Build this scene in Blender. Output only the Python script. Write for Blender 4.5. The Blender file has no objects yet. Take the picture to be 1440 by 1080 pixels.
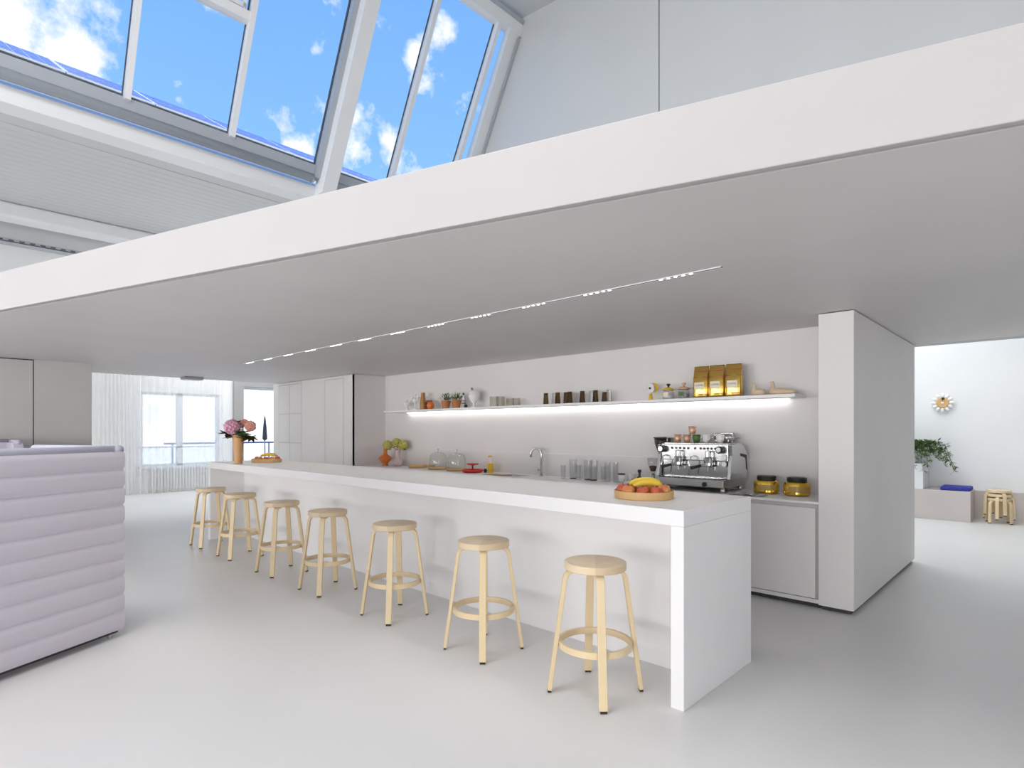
import bpy, math, random
from mathutils import Vector, Matrix
random.seed(7)
S = bpy.context.scene
COL = S.collection
PI = math.pi

# ------------------------------------------------------------------ camera
TH = 0.7627
cam_d = bpy.data.cameras.new('camera')
cam = bpy.data.objects.new('camera', cam_d); COL.objects.link(cam)
cam.location = (0, 0, 1.5); cam.rotation_euler = (PI / 2, 0, TH)
cam_d.sensor_width = 36.0; cam_d.lens = 806.48 / 1440 * 36
cam_d.shift_y = (606.14 - 540) / 1440
cam_d.clip_start = 0.05; cam_d.clip_end = 300
S.camera = cam
S.view_settings.view_transform = 'Standard'; S.view_settings.look = 'None'
S.view_settings.gamma = 1.0; S.view_settings.use_curve_mapping = False
S.view_settings.exposure = 0.0
S.cycles.max_bounces = 10; S.cycles.diffuse_bounces = 6; S.cycles.glossy_bounces = 4
S.cycles.transparent_max_bounces = 24; S.cycles.transmission_bounces = 6
S.cycles.caustics_reflective = False; S.cycles.caustics_refractive = False
S.cycles.sample_clamp_indirect = 6.0

# ------------------------------------------------------------------ sky
def px_dir(u, v):
    r = (u - 720) / 806.48; w = (606.14 - v) / 806.48
    s, c = math.sin(TH), math.cos(TH)
    return Vector((c * r - s, s * r + c, w)).normalized()

W = bpy.data.worlds.new('sky'); S.world = W; W.use_nodes = True
nt = W.node_tree; nt.nodes.clear()
def wn(t, **k):
    n = nt.nodes.new(t)
    for a, b in k.items(): setattr(n, a, b)
    return n
L = nt.links.new
wo = wn('ShaderNodeOutputWorld'); bg = wn('ShaderNodeBackground'); L(bg.outputs[0], wo.inputs[0])
tc = wn('ShaderNodeTexCoord'); sep = wn('ShaderNodeSeparateXYZ'); L(tc.outputs['Generated'], sep.inputs[0])
rmp = wn('ShaderNodeValToRGB'); L(sep.outputs['Z'], rmp.inputs[0])
cr = rmp.color_ramp
cr.elements[0].position = 0.0; cr.elements[0].color = (1.5, 1.5, 1.5, 1)
cr.elements[1].position = 1.0; cr.elements[1].color = (0.10, 0.30, 0.80, 1)
for p, c in ((0.12, (1.25, 1.35, 1.45, 1)), (0.26, (0.44, 0.78, 1.1, 1)), (0.42, (0.29, 0.60, 1.1, 1)), (0.6, (0.22, 0.50, 1.05, 1))):
    e = cr.elements.new(p); e.color = c
nz = wn('ShaderNodeTexNoise'); nz.inputs['Scale'].default_value = 13.0; nz.inputs['Detail'].default_value = 8.0; nz.inputs['Roughness'].default_value = 0.6
L(tc.outputs['Generated'], nz.inputs['Vector'])
nlow = wn('ShaderNodeTexNoise'); nlow.inputs['Scale'].default_value = 2.2; nlow.inputs['Detail'].default_value = 2.0
L(tc.outputs['Generated'], nlow.inputs['Vector'])
acc = wn('ShaderNodeMath', operation='MULTIPLY_ADD'); L(nlow.outputs[0], acc.inputs[0]); acc.inputs[1].default_value = 1.6; acc.inputs[2].default_value = -1.05
prev = acc.outputs[0]
for (u, v, rad) in ((25, 40, 0.17), (70, 75, 0.13), (500, 205, 0.075), (545, 200, 0.055), (420, 218, 0.04), (628, 38, 0.055), (585, 78, 0.025)):
    d = wn('ShaderNodeVectorMath', operation='DISTANCE'); L(tc.outputs['Generated'], d.inputs[0]); d.inputs[1].default_value = px_dir(u, v)
    mr = wn('ShaderNodeMapRange'); L(d.outputs['Value'], mr.inputs[0])
    mr.inputs[1].default_value = 0; mr.inputs[2].default_value = rad; mr.inputs[3].default_value = 0.75; mr.inputs[4].default_value = -0.1
    mx = wn('ShaderNodeMath', operation='MAXIMUM'); L(prev, mx.inputs[0]); L(mr.outputs[0], mx.inputs[1]); prev = mx.outputs[0]
add = wn('ShaderNodeMath', operation='MULTIPLY_ADD'); L(nz.outputs[0], add.inputs[0]); add.inputs[1].default_value = 2.7; L(prev, add.inputs[2])
cm = wn('ShaderNodeMapRange'); L(add.outputs[0], cm.inputs[0]); cm.inputs[1].default_value = 1.55; cm.inputs[2].default_value = 1.95
mix = wn('ShaderNodeMix', data_type='RGBA'); L(cm.outputs[0], mix.inputs[0]); L(rmp.outputs[0], mix.inputs[6]); mix.inputs[7].default_value = (1.15, 1.15, 1.15, 1)
L(mix.outputs[2], bg.inputs[0]); bg.inputs[1].default_value = 1.0

# ------------------------------------------------------------------ large lights: the sun, plus area fills added in place of unseen daylight
def area(name, loc, rot, sx, sy, watts, color=(1, 1, 1)):
    l = bpy.data.lights.new(name, 'AREA'); l.shape = 'RECTANGLE'; l.size = sx; l.size_y = sy; l.energy = watts; l.color = color
    o = bpy.data.objects.new(name, l); COL.objects.link(o); o.location = loc; o.rotation_euler = rot
    return o
DAY = (1.0, 0.975, 0.95)
sun_d = bpy.data.lights.new('sun', 'SUN'); sun_d.energy = 6.0; sun_d.angle = 0.01; sun_d.color = (1, 0.96, 0.9)
sun = bpy.data.objects.new('sun', sun_d); COL.objects.link(sun)
sun.rotation_euler = Vector((0.62, 0.22, 0.80)).to_track_quat('Z', 'Y').to_euler()     # high, from behind the roof
for xw in (-12.0, -7.0, -2.0, 3.0):
    area('added_fill', (xw, -11.9, 1.5), (PI / 2, 0, 0), 4.2, 2.3, 300, DAY)          # fill added at invented hall wall openings, facing +Y
area('added_fill', (7.9, -3.5, 1.9), (PI / 2, 0, PI / 2), 6.0, 3.0, 130, DAY)            # fill added at an invented side opening, facing -X
area('overhead_fill', (-3.4, -1.3, 8.6), (0, 0.0, 0), 4.0, 3.8, 410, DAY)            # fill added under the hall roof, no known rooflight
area('overhead_fill', (-2.6, 10.4, 5.2), (0, 0, 0), 4.0, 3.6, 190, (0.95, 0.98, 1.0))  # stands in for the inferred rooflight of the room behind
area('overhead_fill', (-13.9, 5.8, 5.45), (0, 0, 0), 3.2, 3.4, 210, (0.97, 0.99, 1.0))  # fill added overhead to brighten the curtained window area

# ------------------------------------------------------------------ materials
def mat(name, col, rough=0.6, metal=0.0, var=0.0, scale=3.0, bump=0.0, bscale=40.0, emit=None, estr=0.0, spec=0.5, coat=0.0, stretch=None, col2=None):
    m = bpy.data.materials.new(name); m.use_nodes = True
    t = m.node_tree; b = t.nodes['Principled BSDF']
    b.inputs['Roughness'].default_value = rough; b.inputs['Metallic'].default_value = metal
    b.inputs['Specular IOR Level'].default_value = spec; b.inputs['Coat Weight'].default_value = coat
    c = (*col, 1); b.inputs['Base Color'].default_value = c
    if var > 0 or bump > 0 or col2:
        co = t.nodes.new('ShaderNodeTexCoord'); mp = t.nodes.new('ShaderNodeMapping'); t.links.new(co.outputs['Object'], mp.inputs[0])
        if stretch: mp.inputs['Scale'].default_value = stretch
    if var > 0 or col2:
        n = t.nodes.new('ShaderNodeTexNoise'); n.inputs['Scale'].default_value = scale; n.inputs['Detail'].default_value = 5
        t.links.new(mp.outputs[0], n.inputs['Vector'])
        mr = t.nodes.new('ShaderNodeMapRange'); t.links.new(n.outputs[0], mr.inputs[0]); mr.inputs[1].default_value = 0.3; mr.inputs[2].default_value = 0.7
        mx = t.nodes.new('ShaderNodeMix'); mx.data_type = 'RGBA'; t.links.new(mr.outputs[0], mx.inputs[0])
        c2 = col2 if col2 else tuple(x * (1 - var) for x in col)
        mx.inputs[6].default_value = (*c2, 1); mx.inputs[7].default_value = c
        t.links.new(mx.outputs[2], b.inputs['Base Color'])
    if bump > 0:
        n2 = t.nodes.new('ShaderNodeTexNoise'); n2.inputs['Scale'].default_value = bscale; n2.inputs['Detail'].default_value = 3
        t.links.new(mp.outputs[0], n2.inputs['Vector'])
        bp = t.nodes.new('ShaderNodeBump'); bp.inputs['Strength'].default_value = bump; bp.inputs['Distance'].default_value = 0.01
        t.links.new(n2.outputs[0], bp.inputs['Height']); t.links.new(bp.outputs[0], b.inputs['Normal'])
    if emit:
        b.inputs['Emission Color'].default_value = (*emit, 1); b.inputs['Emission Strength'].default_value = estr
    return m

def glassmat(name, tint=(1, 1, 1), refl=1.0, rough=0.0):
    m = bpy.data.materials.new(name); m.use_nodes = True
    t = m.node_tree; t.nodes.clear()
    o = t.nodes.new('ShaderNodeOutputMaterial'); mx = t.nodes.new('ShaderNodeMixShader')
    tr = t.nodes.new('ShaderNodeBsdfTransparent'); tr.inputs[0].default_value = (*tint, 1)
    gl = t.nodes.new('ShaderNodeBsdfGlossy'); gl.inputs['Roughness'].default_value = rough
    lw = t.nodes.new('ShaderNodeLayerWeight'); lw.inputs[0].default_value = 0.5
    fr = t.nodes.new('ShaderNodeMath'); fr.operation = 'POWER'; fr.inputs[1].default_value = 3.0; t.links.new(lw.outputs['Facing'], fr.inputs[0])
    ml = t.nodes.new('ShaderNodeMath'); ml.operation = 'MULTIPLY_ADD'; ml.inputs[1].default_value = 0.5 * refl; ml.inputs[2].default_value = 0.03 * refl
    t.links.new(fr.outputs[0], ml.inputs[0]); t.links.new(ml.outputs[0], mx.inputs[0])
    t.links.new(tr.outputs[0], mx.inputs[1]); t.links.new(gl.outputs[0], mx.inputs[2]); t.links.new(mx.outputs[0], o.inputs[0])
    return m

M = {}
M['plaster'] = mat('plaster', (0.77, 0.75, 0.745), 0.55, var=0.05, scale=1.2, bump=0.03, bscale=25)
M['slab'] = mat('microcement', (0.74, 0.72, 0.715), 0.5, var=0.07, scale=0.8, bump=0.03, bscale=14)
M['fascia'] = mat('microcement_darkened', (0.52, 0.50, 0.50), 0.5, var=0.05, scale=0.8, bump=0.03, bscale=14)  # slab microcement darkened here so the lit edge does not blow out
M['white'] = mat('white_paint', (0.83, 0.84, 0.85), 0.5, var=0.02, scale=2)
M['gable'] = mat('gable_white_dimmed', (0.56, 0.575, 0.58), 0.6, var=0.03, scale=1)  # white wall paint darkened to stand for the weaker light up here
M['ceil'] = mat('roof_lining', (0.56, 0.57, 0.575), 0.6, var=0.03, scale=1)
M['floor'] = mat('poured_floor', (0.72, 0.715, 0.71), 0.34, var=0.06, scale=0.7, bump=0.01, bscale=6, spec=0.4)
M['grey_cement'] = mat('grey_cement', (0.6, 0.585, 0.575), 0.55, var=0.08, scale=1.3)
M['surround'] = mat('surround_grey', (0.36, 0.35, 0.345), 0.6)
M['jarlabel'] = mat('jar_label', (0.42, 0.27, 0.07), 0.35)
M['bar'] = mat('bar_white', (0.86, 0.85, 0.855), 0.4, var=0.03, scale=1.5)
M['gap'] = mat('shadow_gap', (0.06, 0.06, 0.06), 0.8)
M['alu'] = mat('grey_aluminium', (0.42, 0.45, 0.49), 0.4, metal=0.3)
M['frame'] = mat('frame_white', (0.74, 0.75, 0.76), 0.4)
M['black'] = mat('black_rubber', (0.015, 0.015, 0.016), 0.45)
M['darkframe'] = mat('dark_gasket', (0.06, 0.065, 0.07), 0.5)
M['steel'] = mat('brushed_steel', (0.55, 0.55, 0.55), 0.25, metal=1.0)
M['chrome'] = mat('chrome', (0.72, 0.73, 0.74), 0.12, metal=1.0)
M['birch'] = mat('birch', (0.80, 0.64, 0.40), 0.42, var=0.13, scale=6, stretch=(1, 1, 0.08))
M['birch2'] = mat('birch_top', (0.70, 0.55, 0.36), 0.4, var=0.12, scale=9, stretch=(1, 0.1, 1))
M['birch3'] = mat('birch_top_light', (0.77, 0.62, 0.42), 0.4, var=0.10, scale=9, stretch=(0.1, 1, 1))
M['tray'] = mat('tray_wood', (0.72, 0.45, 0.19), 0.45, var=0.15, scale=8, stretch=(1, 1, 0.2))
M['lilac'] = mat('lilac_fabric', (0.66, 0.62, 0.70), 0.9, var=0.05, scale=120, bump=0.12, bscale=350, spec=0.2)
M['lilac2'] = mat('lilac_piping', (0.56, 0.56, 0.67), 0.9, var=0.05, scale=90, spec=0.2)
M['glass'] = glassmat('clear_glass', (0.97, 0.98, 0.98), 1.0)
M['pane'] = glassmat('window_glass', (0.97, 0.985, 1.0), 0.35)
M['smoke'] = glassmat('smoke_glass', (0.60, 0.53, 0.42), 1.0)
M['greyglass'] = glassmat('grey_ribbed_glass', (0.80, 0.78, 0.74), 1.2)
M['tumbler'] = glassmat('tumbler_glass', (0.93, 0.935, 0.94), 1.2)
M['gold'] = mat('gold_foil', (0.80, 0.55, 0.14), 0.22, metal=0.9, bump=0.15, bscale=18)
M['goldjar'] = mat('gold_jar', (0.85, 0.55, 0.08), 0.13, metal=0.85)
M['terra'] = mat('terracotta', (0.55, 0.22, 0.09), 0.8, var=0.15, scale=14)
M['leaf'] = mat('leaf_green', (0.05, 0.11, 0.03), 0.5, col2=(0.13, 0.20, 0.06), scale=30)
M['darkleaf'] = mat('leaf_dark', (0.05, 0.085, 0.03), 0.5, col2=(0.13, 0.04, 0.03), scale=20)
M['pink'] = mat('hydrangea_pink', (0.90, 0.58, 0.70), 0.7, col2=(0.80, 0.38, 0.55), scale=60)
M['peach'] = mat('hydrangea_peach', (0.88, 0.52, 0.42), 0.7, col2=(0.75, 0.30, 0.28), scale=60)
M['yellowbloom'] = mat('bloom_yellow', (0.72, 0.62, 0.15), 0.7, col2=(0.4, 0.42, 0.12), scale=70)
M['orange'] = mat('orange_glaze', (0.80, 0.20, 0.03), 0.3, var=0.1, scale=10)
M['peachvase'] = mat('peach_vase', (0.72, 0.40, 0.18), 0.5, var=0.12, scale=9)
M['pinkvase'] = mat('pink_vase', (0.70, 0.55, 0.55), 0.4)
M['porcelain'] = mat('porcelain', (0.85, 0.85, 0.84), 0.25)
M['red'] = mat('red_enamel', (0.68, 0.05, 0.035), 0.35)
M['yellow'] = mat('yellow_plastic', (0.78, 0.50, 0.02), 0.35)
M['apple'] = mat('apple_skin', (0.52, 0.04, 0.03), 0.3, col2=(0.62, 0.16, 0.06), scale=14)
M['apple2'] = mat('apple_skin_yellow', (0.72, 0.50, 0.14), 0.3, col2=(0.58, 0.09, 0.04), scale=14)
M['banana'] = mat('banana_skin', (0.82, 0.58, 0.06), 0.45, var=0.12, scale=12)
M['stem'] = mat('stem_brown', (0.10, 0.06, 0.03), 0.7)
M['oak'] = mat('oak', (0.50, 0.26, 0.08), 0.5, var=0.2, scale=10, stretch=(1, 1, 0.15))
M['palewood'] = mat('pale_wood', (0.72, 0.57, 0.40), 0.5, var=0.1, scale=12)
M['blue'] = mat('blue_fabric', (0.035, 0.04, 0.32), 0.85, bump=0.1, bscale=250)
M['beige'] = mat('bench_beige', (0.60, 0.55, 0.53), 0.6, var=0.05, scale=2)
M['solar'] = mat('solar_cell', (0.10, 0.14, 0.42), 0.25, var=0.2, scale=5)
M['curtain'] = None
M['led'] = mat('led', (1, 1, 1), 0.5, emit=(1, 0.98, 0.95), estr=9.0)
M['ledstrip'] = mat('led_strip', (1, 1, 1), 0.5, emit=(1, 0.99, 0.97), estr=5.0)
M['rad'] = mat('radiator_white', (0.80, 0.80, 0.80), 0.35)
M['pave'] = mat('terrace_paving', (0.75, 0.73, 0.70), 0.8, var=0.1, scale=2)
M['cloth'] = mat('tea_towel', (0.70, 0.70, 0.70), 0.9, col2=(0.2, 0.2, 0.2), scale=45)
M['copper'] = mat('copper_glaze', (0.72, 0.45, 0.30), 0.35, metal=0.4)
M['navy'] = mat('navy_print', (0.05, 0.06, 0.18), 0.5)
M['redline'] = mat('red_print', (0.50, 0.06, 0.04), 0.4)
M['label'] = mat('pale_label', (0.78, 0.72, 0.55), 0.4)
M['beans'] = mat('coffee_beans', (0.10, 0.045, 0.02), 0.5, var=0.5, scale=60)
def curtain_mat():
    m = bpy.data.materials.new('sheer_voile'); m.use_nodes = True
    t = m.node_tree; t.nodes.clear()
    o = t.nodes.new('ShaderNodeOutputMaterial')
    tr = t.nodes.new('ShaderNodeBsdfTransparent'); tl = t.nodes.new('ShaderNodeBsdfTranslucent'); tl.inputs[0].default_value = (0.93, 0.93, 0.93, 1)
    df = t.nodes.new('ShaderNodeBsdfDiffuse'); df.inputs[0].default_value = (0.93, 0.93, 0.92, 1)
    m1 = t.nodes.new('ShaderNodeMixShader'); m1.inputs[0].default_value = 0.5
    m2 = t.nodes.new('ShaderNodeMixShader'); m2.inputs[0].default_value = 0.52
    t.links.new(tl.outputs[0], m1.inputs[1]); t.links.new(df.outputs[0], m1.inputs[2])
    t.links.new(tr.outputs[0], m2.inputs[1]); t.links.new(m1.outputs[0], m2.inputs[2]); t.links.new(m2.outputs[0], o.inputs[0])
    return m
M['curtain'] = curtain_mat()

# ------------------------------------------------------------------ mesh helpers
class MB:
    def __init__(s): s.v = []; s.f = []
    def add(s, vs, fs):
        o = len(s.v); s.v += [tuple(p) for p in vs]; s.f += [tuple(i + o for i in f) for f in fs]; return s
    def box(s, x0, x1, y0, y1, z0, z1):
        vs = [(x, y, z) for z in (z0, z1) for y in (y0, y1) for x in (x0, x1)]
        return s.add(vs, [(0, 2, 3, 1), (4, 5, 7, 6), (0, 1, 5, 4), (2, 6, 7, 3), (0, 4, 6, 2), (1, 3, 7, 5)])
    def prism(s, poly, z0, z1):
        n = len(poly)
        return s.add([(x, y, z0) for x, y in poly] + [(x, y, z1) for x, y in poly],
                     [tuple(range(n - 1, -1, -1)), tuple(range(n, 2 * n))] + [(i, (i + 1) % n, n + (i + 1) % n, n + i) for i in range(n)])
    def extrude_y(s, poly, y0, y1):       # poly in (x,z)
        n = len(poly)
        return s.add([(x, y0, z) for x, z in poly] + [(x, y1, z) for x, z in poly],
                     [tuple(range(n)), tuple(range(2 * n - 1, n - 1, -1))] + [(i, n + i, n + (i + 1) % n, (i + 1) % n) for i in range(n)])
    def lathe(s, prof, c=(0, 0, 0), seg=24, sx=1, sy=1, cap=True):
        n = len(prof); vs = []; fs = []
        for i in range(seg):
            a = 2 * PI * i / seg
            vs += [(c[0] + r * math.cos(a) * sx, c[1] + r * math.sin(a) * sy, c[2] + z) for r, z in prof]
        for i in range(seg):
            j = (i + 1) % seg
            for k in range(n - 1): fs.append((i * n + k, j * n + k, j * n + k + 1, i * n + k + 1))
        if cap and prof[0][0] > 1e-6: fs.append(tuple(i * n for i in range(seg - 1, -1, -1)))
        if cap and prof[-1][0] > 1e-6: fs.append(tuple(i * n + n - 1 for i in range(seg)))
        return s.add(vs, fs)
    def tube(s, pts, r, seg=10, cap=True):
        pts = [Vector(p) for p in pts]; n = len(pts); rr = r if isinstance(r, (list, tuple)) else [r] * n
        vs = []; fs = []; up = None
        for i, p in enumerate(pts):
            t = (pts[min(i + 1, n - 1)] - pts[max(i - 1, 0)]).normalized()
            if up is None:
                up = Vector((0, 0, 1)) if abs(t.z) < 0.9 else Vector((1, 0, 0))
            b = t.cross(up)
            if b.length < 1e-5: b = t.cross(Vector((0, 1, 0)))
            b.normalize(); up = b.cross(t).normalized()
            vs += [tuple(p + (b * math.cos(2 * PI * k / seg) + up * math.sin(2 * PI * k / seg)) * rr[i]) for k in range(seg)]
        for i in range(n - 1):
            for k in range(seg):
                fs.append((i * seg + k, i * seg + (k + 1) % seg, (i + 1) * seg + (k + 1) % seg, (i + 1) * seg + k))
        if cap: fs += [tuple(range(seg - 1, -1, -1)), tuple((n - 1) * seg + k for k in range(seg))]
        return s.add(vs, fs)
    def strip(s, pts, wdir, width, thick):   # flat bar swept along pts; wdir = width direction
        w = Vector(wdir).normalized(); pts = [Vector(p) for p in pts]; n = len(pts); vs = []; fs = []
        for i, p in enumerate(pts):
            t = (pts[min(i + 1, n - 1)] - pts[max(i - 1, 0)]).normalized(); nn = t.cross(w).normalized()
            vs += [tuple(p + w * a * width / 2 + nn * b * thick / 2) for a, b in ((-1, -1), (1, -1), (1, 1), (-1, 1))]
        for i in range(n - 1):
            for k in range(4): fs.append((i * 4 + k, i * 4 + (k + 1) % 4, (i + 1) * 4 + (k + 1) % 4, (i + 1) * 4 + k))
        fs += [(3, 2, 1, 0), tuple((n - 1) * 4 + k for k in range(4))]
        return s.add(vs, fs)
    def ball(s, c, r, seg=12, rings=8, sz=1.0):
        prof = [(max(r * math.sin(PI * k / rings), 0.0), -r * sz * math.cos(PI * k / rings)) for k in range(rings + 1)]
        return s.lathe(prof, c, seg)
    def quad(s, c, u, v):
        c, u, v = Vector(c), Vector(u), Vector(v)
        return s.add([c - u - v, c + u - v, c + u + v, c - u + v], [(0, 1, 2, 3)])
    def leaf(s, c, d, w, up):             # pointed folded leaf from c along d
        c, d, up = Vector(c), Vector(d), Vector(up)
        sd = d.cross(up)
        if sd.length < 1e-5: sd = Vector((1, 0, 0))
        sd = sd.normalized() * w
        return s.add([c, c + d * 0.45 + sd, c + d, c + d * 0.45 - sd, c + d * 0.45 + up.normalized() * (-w * 0.35)], [(0, 1, 4), (1, 2, 4), (2, 3, 4), (3, 0, 4)])
    def build(s, name, m, parent=None, smooth=False, bevel=0.0, seg=2, kind=None, loc=None):
        me = bpy.data.meshes.new(name); me.from_pydata(s.v, [], s.f); me.validate(); me.update()
        if m is not None:
            for x in (m if isinstance(m, list) else [m]): me.materials.append(x)
        if smooth:
            for p in me.polygons: p.use_smooth = True
        o = bpy.data.objects.new(name, me); COL.objects.link(o)
        if loc: o.location = loc
        if parent is not None: o.parent = parent
        if bevel > 0:
            b = o.modifiers.new('bevel', 'BEVEL'); b.width = bevel; b.segments = seg; b.limit_method = 'ANGLE'
        if smooth and bevel <= 0:
            pass
        if kind: o['kind'] = kind
        return o
def tag(o, label, cat, group=None):
    o['label'] = label; o['category'] = cat
    if group: o['group'] = group
    return o
def thing(name, label, cat, loc=(0, 0, 0), rz=0, group=None):
    o = bpy.data.objects.new(name, None); COL.objects.link(o); o.empty_display_size = 0.1
    o.location = loc; o.rotation_euler = (0, 0, rz); return tag(o, label, cat, group)
def struct(o, label=None):
    o['kind'] = 'structure'
    if label: o['label'] = label
    return o
def copy_tree(o, parent=None):
    c = o.copy(); COL.objects.link(c); c.parent = parent
    for ch in [x for x in bpy.data.objects if x.parent == o]: copy_tree(ch, c)
    return c
def smooth_by_angle(o, ang=40):
    me = o.data
    for p in me.polygons: p.use_smooth = True
    me.set_sharp_from_angle(angle=math.radians(ang))
    return o

# ================================================================== SETTING
ZC = 2.489        # underside of the slab
ZT = 2.80         # top of the slab
XW = -16.0        # window wall
YG = 7.97         # gable wall / rear edge of slab
YA = 12.65        # far wall of the room behind
def slab_y(x): return 0.498 + 0.3143 * (x + 6.265)

struct(MB().box(-16.4, 8.4, -12.4, 13.0, -0.12, 0.0).build('floor', M['floor']), 'pale grey poured floor')
# mezzanine slab with fascia board and shadow groove
n_in = Vector((-0.3143, 1, 0)).normalized()
def off(x, d):
    return (x + n_in.x * d, slab_y(x) + n_in.y * d)
ce = struct(MB().prism([off(-11.84, 0.05), off(8.0, 0.05), (8.0, YG), (-11.84, YG)], ZC, ZT - 0.02).build('ceiling', M['slab']), 'grey plastered underside of the low slab over the bar')
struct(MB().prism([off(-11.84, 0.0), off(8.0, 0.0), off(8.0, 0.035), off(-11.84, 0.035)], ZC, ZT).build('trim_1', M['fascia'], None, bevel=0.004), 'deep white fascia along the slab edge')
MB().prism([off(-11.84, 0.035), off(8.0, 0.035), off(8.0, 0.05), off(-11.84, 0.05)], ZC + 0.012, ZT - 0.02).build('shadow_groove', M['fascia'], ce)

# niche back wall, column block, left return block
struct(MB().box(-8.83, -1.471, 5.92, 6.1, 0, ZC).build('wall_back', M['plaster']), 'pale plaster wall behind the shelf and counter')
MB().box(-8.83, -1.471, 5.908, 5.92, 0.9, 1.2).build('backsplash', M['plaster'], bpy.data.objects['wall_back'])
wr = struct(MB().box(-1.471, -1.208, 5.273, YG - 0.01, 0.035, ZC - 0.008).build('wall_right', M['plaster'], bevel=0.003), 'plaster pier closing the right end of the bar niche')
MB().box(-1.455, -1.235, 5.30, YG - 0.04, 0, 0.035).build('plinth', M['gap'], wr)
struct(MB().box(-12.0, -1.475, YG - 0.16, YG - 0.02, 0, ZC).build('wall_rear', M['plaster']), 'rear face of the core behind the bar')
# left block with flush door
wl = struct(MB().box(-11.84, -10.27, -1.1, 1.82, 0, ZC).build('wall_left', M['grey_cement']), 'grey plaster block behind the lilac sofa')
MB().box(-10.27, -10.25, 1.166, 1.82, 0, ZC).build('wall_panel', M['grey_cement'], wl)
MB().box(-10.27, -10.25, -1.1, -0.1, 0, ZC).build('wall_panel', M['grey_cement'], wl)
MB().box(-10.275, -10.266, -0.1, 1.166, 0, ZC - 0.002).build('door_gap', M['gap'], wl)
struct(MB().box(-10.27, -10.25, -0.09, 1.154, 0.01, ZC - 0.016).build('door_1', M['grey_cement']), 'flush grey door in the plaster block')
# gable wall above the slab (two boards with a joint) and beams
GP = [(-16.2, ZC), (8.0, ZC), (8.0, 7.9), (-7.3, 9.5), (-12.311 + 0.53 * 9.2 - 0.03, 9.3), (-12.311 + 0.53 * 5.6 - 0.03, 5.6), (-16.2, 5.55)]
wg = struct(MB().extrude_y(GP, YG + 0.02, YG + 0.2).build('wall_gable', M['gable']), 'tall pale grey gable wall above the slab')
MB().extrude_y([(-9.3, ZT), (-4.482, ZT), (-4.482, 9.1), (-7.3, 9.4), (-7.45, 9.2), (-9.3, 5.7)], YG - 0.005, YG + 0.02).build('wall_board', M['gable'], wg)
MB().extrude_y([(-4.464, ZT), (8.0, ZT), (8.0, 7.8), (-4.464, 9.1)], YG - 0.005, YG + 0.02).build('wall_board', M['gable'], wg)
MB().box(-4.482, -4.464, YG + 0.01, YG + 0.02, ZT, 9.1).build('board_joint', M['darkframe'], wg)
# roof lining over the hall, with a solid white panel added above the fill light
def roof_z(x): return 9.30 - 0.105 * (x + 7.4)
def roof_piece(x0, x1, y0, y1, name='roof_panel', parent=None):
    z0, z1 = roof_z(x0), roof_z(x1)
    m = MB().add([(x0, y0, z0), (x1, y0, z1), (x1, y1, z1), (x0, y1, z0), (x0, y0, z0 + .2), (x1, y0, z1 + .2), (x1, y1, z1 + .2), (x0, y1, z0 + .2)],
                 [(0, 1, 2, 3), (7, 6, 5, 4), (0, 4, 5, 1), (1, 5, 6, 2), (2, 6, 7, 3), (3, 7, 4, 0)])
    return m.build(name, M['ceil'], parent)
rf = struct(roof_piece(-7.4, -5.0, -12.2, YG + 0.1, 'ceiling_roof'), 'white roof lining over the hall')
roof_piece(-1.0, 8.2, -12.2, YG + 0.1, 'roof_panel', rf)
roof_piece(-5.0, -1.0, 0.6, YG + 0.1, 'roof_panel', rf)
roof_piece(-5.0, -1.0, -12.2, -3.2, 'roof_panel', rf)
roof_piece(-5.0, -1.0, -3.2, 0.6, 'added_roof_panel', rf).data.materials[0] = M['porcelain']
struct(MB().box(8.0, 8.3, -12.2, -6.5, 0, 8.2).box(8.0, 8.3, -0.5, 13, 0, 8.2).box(8.0, 8.3, -6.5, -0.5, 0, 0.4).box(8.0, 8.3, -6.5, -0.5, 3.4, 8.2).build('wall_side', M['white']), 'white side wall of the hall')  # opening added for the side fill light
# unseen hall wall behind the viewer, openings added for the fill lights
wf = MB().box(-16.3, 8.3, -12.3, -12.1, 0, 0.3)
wf.box(-16.3, 8.3, -12.3, -12.1, 2.7, 9.6)
for x0, x1 in ((-16.3, -14.1), (-9.9, -9.1), (-4.9, -4.1), (0.1, 0.9), (5.1, 8.3)): wf.box(x0, x1, -12.3, -12.1, 0.3, 2.7)
struct(wf.build('wall_front', M['white']), 'white hall wall with added openings')

# ---- sawtooth skylight: plane x = A + K z
A, K = -12.311, 0.53
def gx(z, d=0.0): return A + K * z + d     # d pushes inwards (+X)
Z0, Z1 = 5.95, 9.02
sk = thing('skylight', 'tall sloping glazed skylight above the slab', 'window')
sk['kind'] = 'structure'; sk.name = 'window_3'
del sk['category']
def mull(name, y0, y1, za, zb, d0, d1, m):
    return MB().extrude_y([(gx(za, d0), za), (gx(za, d1), za), (gx(zb, d1), zb), (gx(zb, d0), zb)], y0, y1).build(name, m, sk)
MY = [-11.7, -10.33, -8.96, -7.59, -6.22, -4.85, -3.48, -2.11, -0.74, 0.60, 1.96, 3.31, 6.10, 7.42]
for y in MY:
    mm = mull('mullion', y, y + 0.075, Z0, Z1, -0.02, 0.13, M['frame'])
    g = mull('gasket', y - 0.012, y, Z0, Z1, -0.03, 0.0, M['darkframe'])
    g.parent = mm
post = mull('post', 4.80, 5.04, 5.55, Z1 + .1, 0.0, 0.34, M['frame'])
gp = mull('blind_guide', 4.71, 4.80, Z0 - 0.15, Z1, -0.02, 0.14, M['alu']); gp.parent = post
gp = mull('gasket', 4.695, 4.71, Z0, Z1, -0.03, 0.02, M['darkframe']); gp.parent = post
mull('end_frame', 7.70, YG - 0.006, 5.6, Z1 + 0.1, -0.02, 0.14, M['frame'])
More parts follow.
